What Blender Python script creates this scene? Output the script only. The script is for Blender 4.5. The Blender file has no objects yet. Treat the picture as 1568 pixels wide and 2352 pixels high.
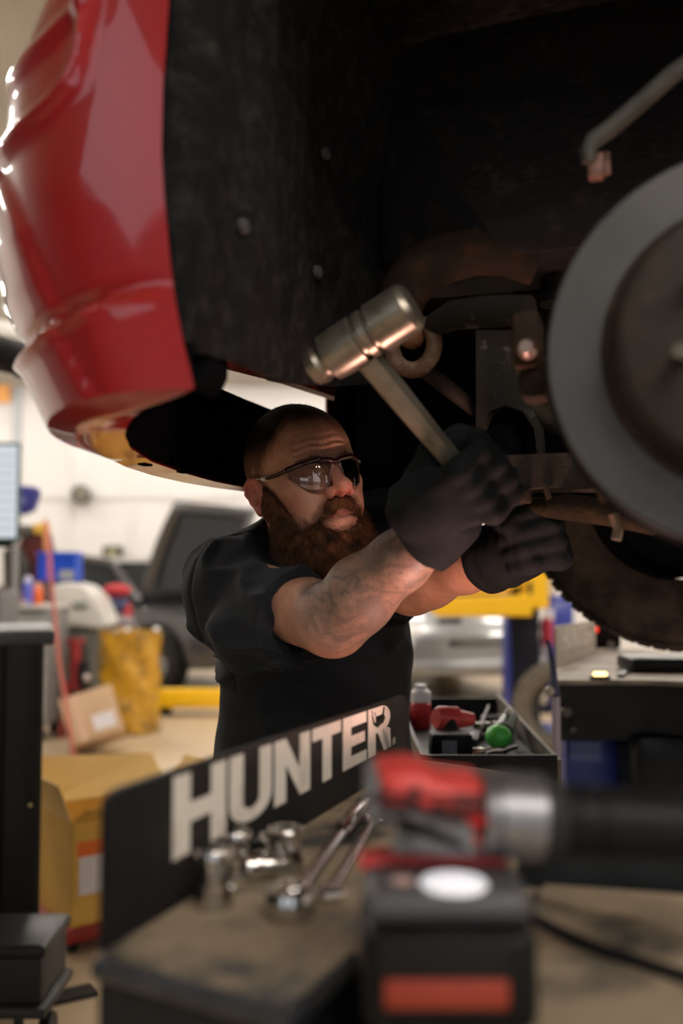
import bpy, bmesh, math, random
import numpy as np
from mathutils import Vector, Matrix, noise as mnoise

# ------------------------------------------------------------------ camera, world, exposure
scene = bpy.context.scene
COL = scene.collection
FPX, CAMZ, HORIZ = 2287.0, 1.25, 1320.0
PITCH = math.atan((HORIZ - 1176.0) / FPX)
cam_data = bpy.data.cameras.new('camera')
cam_data.sensor_fit = 'VERTICAL'
cam_data.sensor_height = 36.0
cam_data.sensor_width = 24.0
cam_data.lens = 36.0 * FPX / 2352.0
cam_data.clip_start = 0.02
cam_data.dof.use_dof = True
cam_data.dof.focus_distance = 1.53
cam_data.dof.aperture_fstop = 2.0
cam_data.dof.aperture_blades = 0
camera = bpy.data.objects.new('camera', cam_data)
COL.objects.link(camera)
camera.location = (0, 0, CAMZ)
camera.rotation_euler = (math.pi / 2 + PITCH, 0, 0)
scene.camera = camera

world = bpy.data.worlds.new('world')
scene.world = world
world.use_nodes = True
wbg = world.node_tree.nodes['Background']
wbg.inputs['Color'].default_value = (0.86, 0.93, 1.0, 1)
wbg.inputs['Strength'].default_value = 1.15
scene.view_settings.view_transform = 'Standard'
scene.view_settings.look = 'None'
scene.view_settings.exposure = 0.0
scene.view_settings.gamma = 1.0
scene.view_settings.use_curve_mapping = False
scene.cycles.use_denoising = True
scene.cycles.max_bounces = 5
scene.cycles.diffuse_bounces = 3
scene.cycles.glossy_bounces = 3
scene.cycles.transmission_bounces = 2
scene.cycles.use_adaptive_sampling = True
scene.cycles.adaptive_threshold = 0.05
scene.cycles.sample_clamp_indirect = 6.0

CEILING_LAMP = 76.0      # strength of the ceiling tubes
WORK_LAMP = 330.0        # strength of the small work light on the runway

# ------------------------------------------------------------------ helpers
R = math.radians
cP, sP = math.cos(PITCH), math.sin(PITCH)

def P(px, py, d):
    """point seen at pixel (px,py) that stands d metres down the shop (world Y)"""
    vx, vu = px - 784.0, 1176.0 - py
    ry = FPX * cP - vu * sP
    rz = FPX * sP + vu * cP
    t = d / ry
    return Vector((vx * t, d, CAMZ + rz * t))

def PZ(px, py, z):
    a = P(px, py, 1.0)
    t = (z - CAMZ) / (a.z - CAMZ)
    return Vector((a.x * t, t, z))

def V(*a): return Vector(a)

def lerp(a, b, t): return a + (b - a) * t

def interp(x, xs, ys): return float(np.interp(x, xs, ys))

class MB:
    def __init__(s):
        s.v, s.f, s.mi = [], [], []
    def add(s, vs, fs, m=0):
        o = len(s.v)
        s.v += [tuple(p) for p in vs]
        for f in fs:
            s.f.append([i + o for i in f]); s.mi.append(m)
        return s
    def box(s, c, d, rot=None, bev=0.0, seg=2, m=0):
        bm = bmesh.new()
        bmesh.ops.create_cube(bm, size=1.0)
        for v in bm.verts:
            v.co = Vector((v.co.x * d[0], v.co.y * d[1], v.co.z * d[2]))
        if bev > 0:
            bmesh.ops.bevel(bm, geom=bm.edges[:], offset=bev, segments=seg, profile=0.5, affect='EDGES')
        M = Matrix.Translation(Vector(c))
        if rot is not None:
            M = M @ (rot.to_4x4() if hasattr(rot, 'to_4x4') else rot)
        bm.transform(M)
        bm.verts.ensure_lookup_table()
        for i, v in enumerate(bm.verts): v.index = i
        s.add([v.co.copy() for v in bm.verts], [[v.index for v in f.verts] for f in bm.faces], m)
        bm.free()
        return s
    def ring(s, c, ax, r, n, ref=None):
        ax = ax.normalized()
        if ref is None:
            ref = Vector((0, 0, 1)) if abs(ax.z) < .9 else Vector((1, 0, 0))
        u = ax.cross(ref).normalized(); w = ax.cross(u).normalized()
        return [c + (u * math.cos(2 * math.pi * i / n) + w * math.sin(2 * math.pi * i / n)) * r for i in range(n)]
    def cyl(s, a, b, r0, r1=None, n=20, cap=True, m=0):
        return s.lathe(a, b, [(0, r0), (1, r0 if r1 is None else r1)], n, cap, m)
    def lathe(s, a, b, prof, n=24, cap=True, m=0):
        """prof: (fraction along a->b, radius)"""
        a, b = Vector(a), Vector(b)
        ax = b - a
        vs, fs = [], []
        for t, r in prof:
            vs += s.ring(a + ax * t, ax, max(r, 1e-5), n)
        for k in range(len(prof) - 1):
            for i in range(n):
                j = (i + 1) % n
                fs.append([k * n + i, k * n + j, (k + 1) * n + j, (k + 1) * n + i])
        if cap:
            fs.append(list(range(n))[::-1]); fs.append([(len(prof) - 1) * n + i for i in range(n)])
        return s.add(vs, fs, m)
    def tube(s, pts, r, n=10, cap=True, m=0, flat=1.0):
        pts = [Vector(p) for p in pts]
        rs = r if isinstance(r, (list, tuple)) else [r] * len(pts)
        vs, fs = [], []
        u = None
        for k, p in enumerate(pts):
            d = (pts[min(k + 1, len(pts) - 1)] - pts[max(k - 1, 0)]).normalized()
            if u is None:
                ref = Vector((0, 0, 1)) if abs(d.z) < .9 else Vector((1, 0, 0))
                u = d.cross(ref).normalized()
            else:
                u = (u - d * u.dot(d)).normalized()
            w = d.cross(u)
            for i in range(n):
                a = 2 * math.pi * i / n
                vs.append(p + (u * math.cos(a) + w * math.sin(a) * flat) * rs[k])
        for k in range(len(pts) - 1):
            for i in range(n):
                j = (i + 1) % n
                fs.append([k * n + i, k * n + j, (k + 1) * n + j, (k + 1) * n + i])
        if cap:
            fs.append(list(range(n))[::-1]); fs.append([(len(pts) - 1) * n + i for i in range(n)])
        return s.add(vs, fs, m)
    def prism(s, poly, o, ux, uy, depth, m=0, holes=False):
        """poly in 2D (x,y) -> o + x*ux + y*uy, thick by vector depth"""
        o, ux, uy, depth = Vector(o), Vector(ux), Vector(uy), Vector(depth)
        n = len(poly)
        a = [o + ux * x + uy * y for x, y in poly]
        b = [p + depth for p in a]
        fs = [list(range(n)), [n + i for i in range(n)][::-1]]
        for i in range(n):
            j = (i + 1) % n
            fs.append([i, n + i, n + j, j])
        return s.add(a + b, fs, m)
    def sphere(s, c, r, n=16, k=10, sc=(1, 1, 1), rot=None, m=0):
        vs, fs = [], []
        c = Vector(c)
        for i in range(k + 1):
            th = math.pi * i / k
            for j in range(n):
                ph = 2 * math.pi * j / n
                p = Vector((math.sin(th) * math.cos(ph) * r * sc[0], math.sin(th) * math.sin(ph) * r * sc[1], math.cos(th) * r * sc[2]))
                if rot is not None: p = rot @ p
                vs.append(c + p)
        for i in range(k):
            for j in range(n):
                q = (j + 1) % n
                fs.append([i * n + j, (i + 1) * n + j, (i + 1) * n + q, i * n + q])
        return s.add(vs, fs, m)
    def grid(s, rows, m=0, close=False):
        """rows: list of lists of points"""
        nr, nc = len(rows), len(rows[0])
        vs = [p for r in rows for p in r]
        fs = []
        for i in range(nr - 1):
            for j in range(nc - (0 if close else 1)):
                q = (j + 1) % nc
                fs.append([i * nc + j, i * nc + q, (i + 1) * nc + q, (i + 1) * nc + j])
        return s.add(vs, fs, m)
    def mesh(s, name, mats, smooth=True, angle=38, fix=True):
        me = bpy.data.meshes.new(name)
        me.from_pydata([tuple(p) for p in s.v], [], s.f)
        mats = mats if isinstance(mats, (list, tuple)) else [mats]
        for m_ in mats: me.materials.append(m_)
        if len(mats) > 1:
            me.polygons.foreach_set('material_index', s.mi)
        if fix:
            bm = bmesh.new(); bm.from_mesh(me)
            bmesh.ops.remove_doubles(bm, verts=bm.verts, dist=1e-6)
            bmesh.ops.recalc_face_normals(bm, faces=bm.faces)
            bm.to_mesh(me); bm.free()
        if smooth:
            me.shade_smooth()
            me.set_sharp_from_angle(angle=R(angle))
        me.update()
        return me
    def build(s, name, mats, parent=None, smooth=True, angle=38, fix=True):
        return obj(name, s.mesh(name, mats, smooth, angle, fix), parent)

def parts(mb, name, mats, parent=None, **k):
    """one object for every separate piece collected in mb"""
    n = len(mb.v); par = list(range(n))
    def find(i):
        while par[i] != i: par[i] = par[par[i]]; i = par[i]
        return i
    for f in mb.f:
        a = find(f[0])
        for i in f[1:]: par[find(i)] = a
    groups = {}
    for f in mb.f: groups.setdefault(find(f[0]), []).append(f)
    out = []
    for fs in groups.values():
        idx = sorted({i for f in fs for i in f}); mp = {i: q for q, i in enumerate(idx)}
        m = MB(); m.add([mb.v[i] for i in idx], [[mp[i] for i in f] for f in fs])
        out.append(m.build(name, mats, parent, **k))
    return out

def obj(name, me, parent=None):
    o = bpy.data.objects.new(name, me)
    COL.objects.link(o)
    if parent is not None: o.parent = parent
    return o

def tag(o, label=None, cat=None, group=None, kind=None):
    if label: o['label'] = label
    if cat: o['category'] = cat
    if group: o['group'] = group
    if kind: o['kind'] = kind
    return o

def thing(name, label, cat, loc=(0, 0, 0), rot=0.0, group=None):
    o = bpy.data.objects.new(name, None)
    COL.objects.link(o)
    o.location = loc
    o.rotation_euler = (0, 0, rot) if not isinstance(rot, (tuple, list)) else rot
    o.empty_display_size = .05
    return tag(o, label, cat, group)

def copy_tree(o, parent=None):
    c = o.copy(); COL.objects.link(c); c.parent = parent
    for ch in list(o.children): copy_tree(ch, c)
    return c

def struct(name, mb, m, parent=None, **k):
    o = mb.build(name, m, parent, **k)
    if parent is None: o['kind'] = 'structure'
    return o

# ------------------------------------------------------------------ materials
MATS = {}
def mat(name, col, rough=.5, metal=0.0, var=None, bump=None, coat=0.0, emit=None, spec=.5, rvar=None, alpha=None, sheen=0):
    """var=(colour2, scale, low, high[, detail]); bump=(scale, strength)"""
    if name in MATS: return MATS[name]
    if max(col) < .035 and metal < .2 and not coat: spec = min(spec, .16)
    m = bpy.data.materials.new(name); m.use_nodes = True
    nt = m.node_tree; N = nt.nodes; L = nt.links
    b = N['Principled BSDF']
    b.inputs['Base Color'].default_value = (*col, 1)
    b.inputs['Roughness'].default_value = rough
    b.inputs['Metallic'].default_value = metal
    b.inputs['Specular IOR Level'].default_value = spec
    if coat:
        b.inputs['Coat Weight'].default_value = coat
        b.inputs['Coat Roughness'].default_value = .04
    if sheen:
        b.inputs['Sheen Weight'].default_value = sheen
        b.inputs['Sheen Roughness'].default_value = .4
    if emit:
        b.inputs['Emission Color'].default_value = (*emit[0], 1)
        b.inputs['Emission Strength'].default_value = emit[1]
    tc = N.new('ShaderNodeTexCoord')
    if var:
        n = N.new('ShaderNodeTexNoise'); n.inputs['Scale'].default_value = var[1]
        n.inputs['Detail'].default_value = var[4] if len(var) > 4 else 6
        n.inputs['Roughness'].default_value = .62
        L.new(tc.outputs['Object'], n.inputs['Vector'])
        r = N.new('ShaderNodeMapRange'); r.inputs['From Min'].default_value = var[2]; r.inputs['From Max'].default_value = var[3]
        L.new(n.outputs['Fac'], r.inputs['Value'])
        mx = N.new('ShaderNodeMix'); mx.data_type = 'RGBA'
        mx.inputs['A'].default_value = (*col, 1); mx.inputs['B'].default_value = (*var[0], 1)
        L.new(r.outputs['Result'], mx.inputs['Factor'])
        L.new(mx.outputs['Result'], b.inputs['Base Color'])
        if rvar is not None:
            rr = N.new('ShaderNodeMapRange'); rr.inputs['To Min'].default_value = rough; rr.inputs['To Max'].default_value = rvar
            L.new(r.outputs['Result'], rr.inputs['Value']); L.new(rr.outputs['Result'], b.inputs['Roughness'])
    if bump:
        n2 = N.new('ShaderNodeTexNoise'); n2.inputs['Scale'].default_value = bump[0]; n2.inputs['Detail'].default_value = 5
        L.new(tc.outputs['Object'], n2.inputs['Vector'])
        bp = N.new('ShaderNodeBump'); bp.inputs['Strength'].default_value = bump[1]
        bp.inputs['Distance'].default_value = bump[2] if len(bump) > 2 else .004
        L.new(n2.outputs['Fac'], bp.inputs['Height']); L.new(bp.outputs['Normal'], b.inputs['Normal'])
    MATS[name] = m
    return m
# ------------------------------------------------------------------ smooth implicit surfaces -> one continuous mesh
def _smin(a, b, k):
    h = np.maximum(k - np.abs(a - b), 0) / k
    return np.minimum(a, b) - h * h * k * .25

class Frame:
    """C origin, M columns = local axes in world"""
    def __init__(s, C=(0, 0, 0), X=(1, 0, 0), Y=(0, 1, 0), Z=(0, 0, 1)):
        s.C = np.array(C, float)
        s.M = np.array([X, Y, Z], float).T
    def w(s, p): return s.C + s.M @ np.array(p, float)
    def wv(s, p): return Vector(s.w(p))
WORLD = Frame()

class Field:
    def __init__(s, fr=WORLD): s.ops = []; s.fr = fr
    def _push(s, fn, c, rad, k, op):
        s.ops.append((fn, np.array(c, float), rad, k, op))
    def cap(s, a, b, ra, rb=None, k=.01, op='u', fr=None):
        fr = fr or s.fr
        a = fr.w(a); b = fr.w(b)
        rb = ra if rb is None else rb
        ab = b - a; L2 = float(ab @ ab) + 1e-12
        def fn(Q):
            h = np.clip(((Q - a) @ ab) / L2, 0, 1)
            return np.linalg.norm(Q - a - h[:, None] * ab, axis=1) - (ra + (rb - ra) * h)
        s._push(fn, (a + b) / 2, np.sqrt(L2) / 2 + max(ra, rb), k, op)
        return s
    def chain(s, pts, rs, k=.01, op='u', fr=None):
        for i in range(len(pts) - 1):
            s.cap(pts[i], pts[i + 1], rs[i], rs[i + 1], k, op, fr)
        return s
    def ell(s, c, r, k=.01, op='u', fr=None, axes=None):
        fr = fr or s.fr
        C = fr.w(c); M = fr.M if axes is None else fr.M @ np.array(axes, float).T
        r = np.array(r if hasattr(r, '__len__') else (r, r, r), float)
        def fn(Q):
            q = (Q - C) @ M
            k0 = np.linalg.norm(q / r, axis=1); k1 = np.linalg.norm(q / (r * r), axis=1) + 1e-9
            return k0 * (k0 - 1) / k1
        s._push(fn, C, float(r.max()), k, op)
        return s
    def rbox(s, c, half, rad, k=.01, op='u', fr=None, axes=None):
        fr = fr or s.fr
        C = fr.w(c); M = fr.M if axes is None else fr.M @ np.array(axes, float).T
        hb = np.array(half, float) - rad
        def fn(Q):
            q = np.abs((Q - C) @ M) - hb
            return np.linalg.norm(np.maximum(q, 0), axis=1) + np.minimum(q.max(axis=1), 0) - rad
        s._push(fn, C, float(np.linalg.norm(half)), k, op)
        return s
    def plane(s, c, n, k=.004, reach=9.0):
        """cut away everything on the side the normal points to"""
        c = np.array(c, float); n = np.array(n, float); n = n / np.linalg.norm(n)
        s._push(lambda Q: -((Q - c) @ n), c, reach, k, 's')
        return s
    def disp(s, fn, c=(0, 0, 0), rad=99.0):
        s.ops.append((fn, np.array(c, float), rad, 0.0, 'd'))
        return s
    def ev(s, Q, bc=None, bh=None):
        D = np.full(len(Q), .5)
        for fn, c, rad, k, op in s.ops:
            if bc is not None and np.linalg.norm(c - bc) - rad > bh + k + .01: continue
            if op == 'u': D = _smin(D, fn(Q), max(k, 1e-5))
            elif op == 's': D = -_smin(-D, fn(Q), max(k, 1e-5))
            elif op == 'd': D = D + fn(Q)
        return D
    def mesh_arrays(s, h, B=24):
        lo = np.min([c - r for f, c, r, k, o in s.ops if o == 'u'], axis=0) - 2 * h
        hi = np.max([c + r for f, c, r, k, o in s.ops if o == 'u'], axis=0) + 2 * h
        nb = np.ceil((hi - lo) / (h * B)).astype(int)
        AV, AI, AF = [], [], []
        big = np.array([nb[0] * B + 4, nb[1] * B + 4, nb[2] * B + 4], dtype=np.int64)
        def gid(i, j, k): return ((i + 1) * big[1] + (j + 1)) * big[2] + (k + 1)
        n = B + 2
        gi, gj, gk = np.meshgrid(np.arange(n), np.arange(n), np.arange(n), indexing='ij')
        base = np.stack([gi, gj, gk], -1).reshape(-1, 3)
        half = h * B * .9
        un = [(c, r, k) for f, c, r, k, o in s.ops if o == 'u']
        uc = np.array([u[0] for u in un]); ur = np.array([u[1] for u in un]); uk = np.array([u[2] for u in un])
        for bi in range(nb[0]):
            for bj in range(nb[1]):
                for bk in range(nb[2]):
                    o = np.array([bi, bj, bk]) * B - 1
                    bc = lo + (o + n / 2) * h
                    bh = half + 2 * h
                    if not np.any(np.linalg.norm(uc - bc, axis=1) - ur < bh + uk): continue
                    if abs(s.ev(bc[None], bc, 2 * bh)[0]) > bh * 1.35: continue
                    F = s.ev(lo + (base + o) * h, bc, bh).reshape(n, n, n)
                    S = F < 0
                    if S.all() or not S.any(): continue
                    # cell vertices
                    m = n - 1
                    acc = np.zeros((m, m, m, 3)); cnt = np.zeros((m, m, m))
                    for ax in range(3):
                        d = np.zeros(3, int); d[ax] = 1
                        A = F[:n - d[0], :n - d[1], :n - d[2]]; Bf = F[d[0]:, d[1]:, d[2]:]
                        X = (A < 0) != (Bf < 0)
                        t = np.where(X, A / np.where(X, A - Bf, 1), 0)
                        o1, o2 = [a for a in range(3) if a != ax]
                        for p in (0, 1):
                            for q in (0, 1):
                                sl = [None] * 3
                                sl[ax] = slice(0, m); sl[o1] = slice(p, p + m); sl[o2] = slice(q, q + m)
                                xx = X[tuple(sl)]; tt = t[tuple(sl)]
                                cnt += xx
                                acc[..., ax] += tt * xx; acc[..., o1] += p * xx; acc[..., o2] += q * xx
                    act = cnt > 0
                    ci = np.argwhere(act)
                    pos = acc[act] / cnt[act][:, None]
                    AV.append(lo + (ci + o + pos) * h)
                    gc = ci + o
                    AI.append(gid(gc[:, 0], gc[:, 1], gc[:, 2]))
                    for ax in range(3):
                        o1, o2 = [(1, 2), (2, 0), (0, 1)][ax]
                        sl = [slice(1, B + 1)] * 3
                        A = S[tuple(sl)]
                        s2 = list(sl); s2[ax] = slice(2, B + 2)
                        Bs = S[tuple(s2)]
                        e = np.argwhere(A != Bs)
                        if not len(e): continue
                        inside = A[tuple(e.T)]
                        g = e + 1 + o
                        def cid(a, b):
                            q = g.copy(); q[:, o1] += a; q[:, o2] += b
                            return gid(q[:, 0], q[:, 1], q[:, 2])
                        quad = np.stack([cid(-1, -1), cid(0, -1), cid(0, 0), cid(-1, 0)], 1)
                        quad[~inside] = quad[~inside][:, ::-1]
                        AF.append(quad)
        I = np.concatenate(AI); Vv = np.concatenate(AV); Fq = np.concatenate(AF)
        u, first = np.unique(I, return_index=True)
        Vv = Vv[first]
        idx = np.searchsorted(u, Fq); idx = np.clip(idx, 0, len(u) - 1)
        ok = (u[idx] == Fq).all(axis=1)
        return Vv, idx[ok]

def relax(Vv, Fq, it=2, lam=.5):
    n = len(Vv)
    e = np.concatenate([Fq[:, [0, 1]], Fq[:, [1, 2]], Fq[:, [2, 3]], Fq[:, [3, 0]]])
    for _ in range(it):
        acc = np.zeros_like(Vv); c = np.zeros(n)
        for a, b in ((0, 1), (1, 0)):
            for x in range(3): acc[:, x] += np.bincount(e[:, a], Vv[e[:, b], x], n)
            c += np.bincount(e[:, a], minlength=n)
        Vv = Vv * (1 - lam) + lam * acc / np.maximum(c, 1)[:, None]
    return Vv

def np_mesh(name, Vv, Fq, mats, smooth=True):
    me = bpy.data.meshes.new(name)
    k = Fq.shape[1]
    me.vertices.add(len(Vv)); me.vertices.foreach_set('co', Vv.astype(np.float32).ravel())
    me.loops.add(Fq.size); me.loops.foreach_set('vertex_index', Fq.astype(np.int32).ravel())
    me.polygons.add(len(Fq))
    me.polygons.foreach_set('loop_start', np.arange(0, Fq.size, k, dtype=np.int32))
    me.update(calc_edges=True); me.validate()
    for m in (mats if isinstance(mats, (list, tuple)) else [mats]): me.materials.append(m)
    if smooth: me.shade_smooth()
    return me

def attr(me, name, val):
    a = me.attributes.new(name, 'FLOAT', 'POINT')
    a.data.foreach_set('value', np.asarray(val, np.float32))

def sstep(a, b, x):
    t = np.clip((x - a) / (b - a), 0, 1); return t * t * (3 - 2 * t)

def poly_dist(Q, pts):
    """distance of points Q (n,k) to a polyline, and the parameter along it"""
    best = np.full(len(Q), 1e9); par = np.zeros(len(Q))
    pts = np.array(pts, float)
    for i in range(len(pts) - 1):
        a, b = pts[i], pts[i + 1]; ab = b - a
        h = np.clip((Q - a) @ ab / (ab @ ab), 0, 1)
        d = np.linalg.norm(Q - a - h[:, None] * ab, axis=1)
        m = d < best; best[m] = d[m]; par[m] = i + h[m]
    return best, par
# ------------------------------------------------------------------ the mechanic
random.seed(7); RNG = np.random.default_rng(7)
_wk = RNG.normal(size=(7, 3)); _wk /= np.linalg.norm(_wk, axis=1)[:, None]; _wp = RNG.uniform(0, 6.28, 7)
def wob(Q, f):
    s = 0
    for i in range(7): s = s + np.sin(Q @ (_wk[i] * f * (1 + .23 * i)) + _wp[i])
    return s / 7

BASE = np.array((-.06, 1.84, 0.0))
_a, _p, _r = R(31), R(4.5), R(9.5)
_F = np.array((math.sin(_a), -math.cos(_a), 0)); _L = np.array((math.cos(_a), math.sin(_a), 0)); _U = np.array((0, 0, 1.0))
_F2 = _F * math.cos(_p) + _U * math.sin(_p); _U2 = _U * math.cos(_p) - _F * math.sin(_p)
_L3 = _L * math.cos(_r) + _U2 * math.sin(_r); _U3 = _U2 * math.cos(_r) - _L * math.sin(_r)
HEADC = P(697, 1119, 1.62)
HS = 1.0
HF = Frame(HEADC, _L3 * HS, _F2 * HS, _U3 * HS)
HF.M = np.array([_L3, _F2, _U3]).T
class HFrame(Frame):
    def w(s, p): return s.C + s.M @ (np.array(p, float) * HS)
HF = HFrame(HEADC, _L3, _F2, _U3)
def hloc(Q): return ((Q - HF.C) @ HF.M) / HS

# joints
SH_R = np.array(P(528, 1352, 1.63)); EL_R = np.array(P(764, 1424, 1.41)); WR_R = np.array(P(1030, 1190, 1.27))
SH_L = np.array(P(880, 1225, 1.88)); EL_L = np.array(P(945, 1342, 1.62)); WR_L = np.array(P(1162, 1274, 1.43))
NECK = (SH_R + SH_L) / 2 + np.array((-.005, .0, .035))
PELV = np.array((-.055, 1.83, .86))
_lat = SH_L - SH_R; _lat[2] = 0; _lat /= np.linalg.norm(_lat)
_fwd = np.array((_lat[1], -_lat[0], 0)); _up = np.array((0, 0, 1.0))
BF = Frame((0, 0, 0), _lat, _fwd, _up)
MID = (SH_R + SH_L) / 2

def head_ops(f):
    h = dict(fr=HF)
    f.ell((0, -.014, .049), (.0775, .103, .090), k=.02, **h)
    f.ell((0, .032, .047), (.067, .062, .062), k=.03, **h)
    f.rbox((0, .032, -.035), (.058, .052, .07), .04, k=.035, **h)
    f.ell((0, .05, -.085), (.044, .042, .032), k=.03, **h)
    for s in (-1, 1):
        f.ell((s * .05, .058, -.008), (.02, .024, .017), k=.022, **h)
        f.ell((s * .034, .07, -.04), (.024, .026, .028), k=.022, **h)
        f.cap((s * .008, .088, .027), (s * .045, .072, .032), .0105, .009, k=.014, **h)
    f.ell((0, .082, -.058), (.031, .022, .03), k=.02, **h)
    for s in (-1, 1):
        f.ell((s * .032, .096, .007), (.0185, .017, .0125), k=.012, op='s', **h)
        f.ell((s * .032, .0715, .006), .0142, k=.004, **h)
        # lids, almost closed: a squint
        f.cap((s * .019, .0832, .0005), (s * .045, .0775, .002), .0048, k=.003, **h)
        f.cap((s * .019, .0855, .0115), (s * .046, .0785, .0115), .0052, k=.004, **h)
        f.cap((s * .022, .0905, .0062), (s * .042, .0835, .0068), .0017, k=.002, op='s', **h)
        f.cap((s * .016, .082, -.008), (s * .042, .078, -.008), .006, k=.012, **h)
    # nose
    f.cap((0, .093, .022), (0, .1165, -.015), .0082, .0118, k=.014, **h)
    f.ell((0, .1215, -.0165), (.0136, .0128, .0120), k=.008, **h)
    for s in (-1, 1):
        f.ell((s * .0158, .1060, -.0235), (.0088, .0125, .0095), k=.006, **h)
    f.ell((0, .103, -.0285), (.005, .014, .006), k=.006, **h)
    for s in (-1, 1):
        f.ell((s * .0096, .1145, -.0295), (.0052, .0080, .0072), k=.003, op='s', **h)
    # lips and mouth line
    f.chain([(-.025, .085, -.057), (-.009, .0985, -.0535), (0, .0998, -.0545), (.009, .0985, -.0535), (.025, .085, -.057)], [.003, .005, .0048, .005, .003], k=.007, **h)
    f.chain([(-.022, .0835, -.0635), (0, .0965, -.0665), (.022, .0835, -.0635)], [.0030, .0044, .0030], k=.008, **h)
    f.ell((0, .072, -.1), (.024, .02, .018), k=.02, **h)
    # ears
    for s in (-1, 1):
        def e(x, y, z): return (s * (.0735 + (x - .0735) * .95), -.012 + (y + .012) * .86, -.003 + (z + .001) * .76)
        f.ell(e(.0790, -.015, -.001), (.0075, .0180, .032), k=.006, **h)
        out = [(.076, .003, .002), (.0785, .004, .018), (.0825, -.004, .031), (.0865, -.018, .034), (.089, -.030, .024), (.0885, -.033, .006), (.0845, -.027, -.012), (.080, -.018, -.026)]
        f.chain([e(*q) for q in out], [.0040, .0042, .0046, .0048, .0048, .0046, .0045, .005], k=.004, **h)
        f.ell(e(.079, -.010, -.031), (.006, .009, .0105), k=.006, **h)
        f.chain([e(.081, -.008, .022), e(.0845, -.022, .008), e(.081, -.017, -.014)], [.0034, .0042, .004], k=.004, **h)
        f.ell(e(.0785, .0035, -.006), (.004, .004, .0075), k=.004, **h)
        f.ell(e(.0845, -.009, -.003), (.0085, .0085, .0130), k=.004, op='s', **h)
        f.ell(e(.0885, -.0265, .010), (.0028, .0028, .014), k=.003, op='s', **h)
        f.ell(e(.0870, -.009, .0225), (.0030, .0065, .0045), k=.003, op='s', **h)
    # neck
    n0 = HF.w((0, -.025, -.03)); n1 = NECK + _fwd * -.005
    f._cap_world = None
    f.cap(tuple(n0), tuple(n1), .058, .066, k=.03, fr=WORLD)
    # wrinkles of the raised brow
    lines = [[(-.05, .052), (-.03, .0575), (-.008, .054), (.012, .058), (.034, .056)],
             [(-.052, .0425), (-.03, .0485), (-.01, .0445), (.012, .0485), (.03, .047)],
             [(-.036, .0665), (-.012, .066), (.016, .0695)],
             [(-.05, .0415), (-.038, .045), (-.022, .0455)]]
    amps = [.0017, .0017, .0009, .001]
    c0 = HF.w((0, .08, .055))
    def wr(Q):
        q = hloc(Q)
        m = sstep(.03, .055, q[:, 1])
        s = 0
        for ln, A in zip(lines, amps):
            d, _ = poly_dist(q[:, [0, 2]], ln)
            s = s + A * (np.exp(-(d / .0021) ** 2) - .55 * np.exp(-((d - .0048) / .003) ** 2))
        # crow's feet and cheek fold
        for sg in (-1, 1):
            for ln, A in (([(sg * .052, .010), (sg * .064, .016)], .0008), ([(sg * .053, .004), (sg * .066, .002)], .0008), ([(sg * .022, -.022), (sg * .034, -.040), (sg * .038, -.055)], .0016), ([(sg * .018, -.009), (sg * .034, -.014), (sg * .048, -.009)], .0012)):
                d, _ = poly_dist(q[:, [0, 2]], ln)
                s = s + A * np.exp(-(d / .0022) ** 2)
        d, _ = poly_dist(q[:, [0, 2]], [(-.031, -.0620), (-.012, -.0596), (0, -.0602), (.012, -.0596), (.031, -.0620)])
        s = s + .0062 * np.exp(-(d / .0022) ** 2)
        return s * m
    f.disp(wr, c0, .16)

def hand_ops(f, fr, s=1.0, grow=.0):
    """fist in frame (x: index->little, y: wrist->knuckles, z: palm side)"""
    h = dict(fr=fr)
    f.rbox((0, -.02, -.022), (.044, .05, .019), .018, k=.012, **h)
    hx = (-.034, -.0115, .0115, .033); ln = (.96, 1.05, 1.0, .86)
    for x, q in zip(hx, ln):
        f.chain([(x, .024, -.022), (x, .049 * q, .004), (x * .97, .024, .036 * q), (x * .94, -.010, .030)], [.0145 + grow, .013 + grow, .0118 + grow, .0108 + grow], k=.0065, **h)
        f.ell((x, .03, -.026), .0125 + grow, k=.009, **h)
    f.chain([(-.030, -.055, -.006), (-.049, -.026, .012), (-.043, .004, .036), (-.024, .016, .046)], [.019, .0155 + grow, .0135 + grow, .012 + grow], k=.009, **h)

# ---- frames of the two hands
HAMMER_T = np.array(P(846, 826, 1.13)); HAMMER_B = np.array(P(1112, 1148, 1.215))
_ha = HAMMER_B - HAMMER_T; HLEN = np.linalg.norm(_ha); _ha /= HLEN
G_R = np.array(P(1076, 1104, 1.205))
G_R = HAMMER_T + _ha * float((G_R - HAMMER_T) @ _ha)
_w = G_R - WR_R; _w -= _ha * (_w @ _ha); _w /= np.linalg.norm(_w)
_n = np.cross(_ha, _w); _n *= 1 if _n[1] > 0 else -1
HR = Frame(G_R - _n * .004, _ha, _w, _n)
HR_W = HR.w((.002, -.088, -.02))
G_L = np.array(P(1216, 1246, 1.39))
_h2 = np.array((.25, -.1, -1.0)); _h2 /= np.linalg.norm(_h2)
_w2 = G_L - WR_L; _w2 -= _h2 * (_w2 @ _h2); _w2 /= np.linalg.norm(_w2)
_n2 = np.cross(_h2, _w2); _n2 *= 1 if _n2[1] < 0 else -1
HL = Frame(G_L, _h2, _w2, _n2)

skin = Field()
head_ops(skin)
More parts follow.
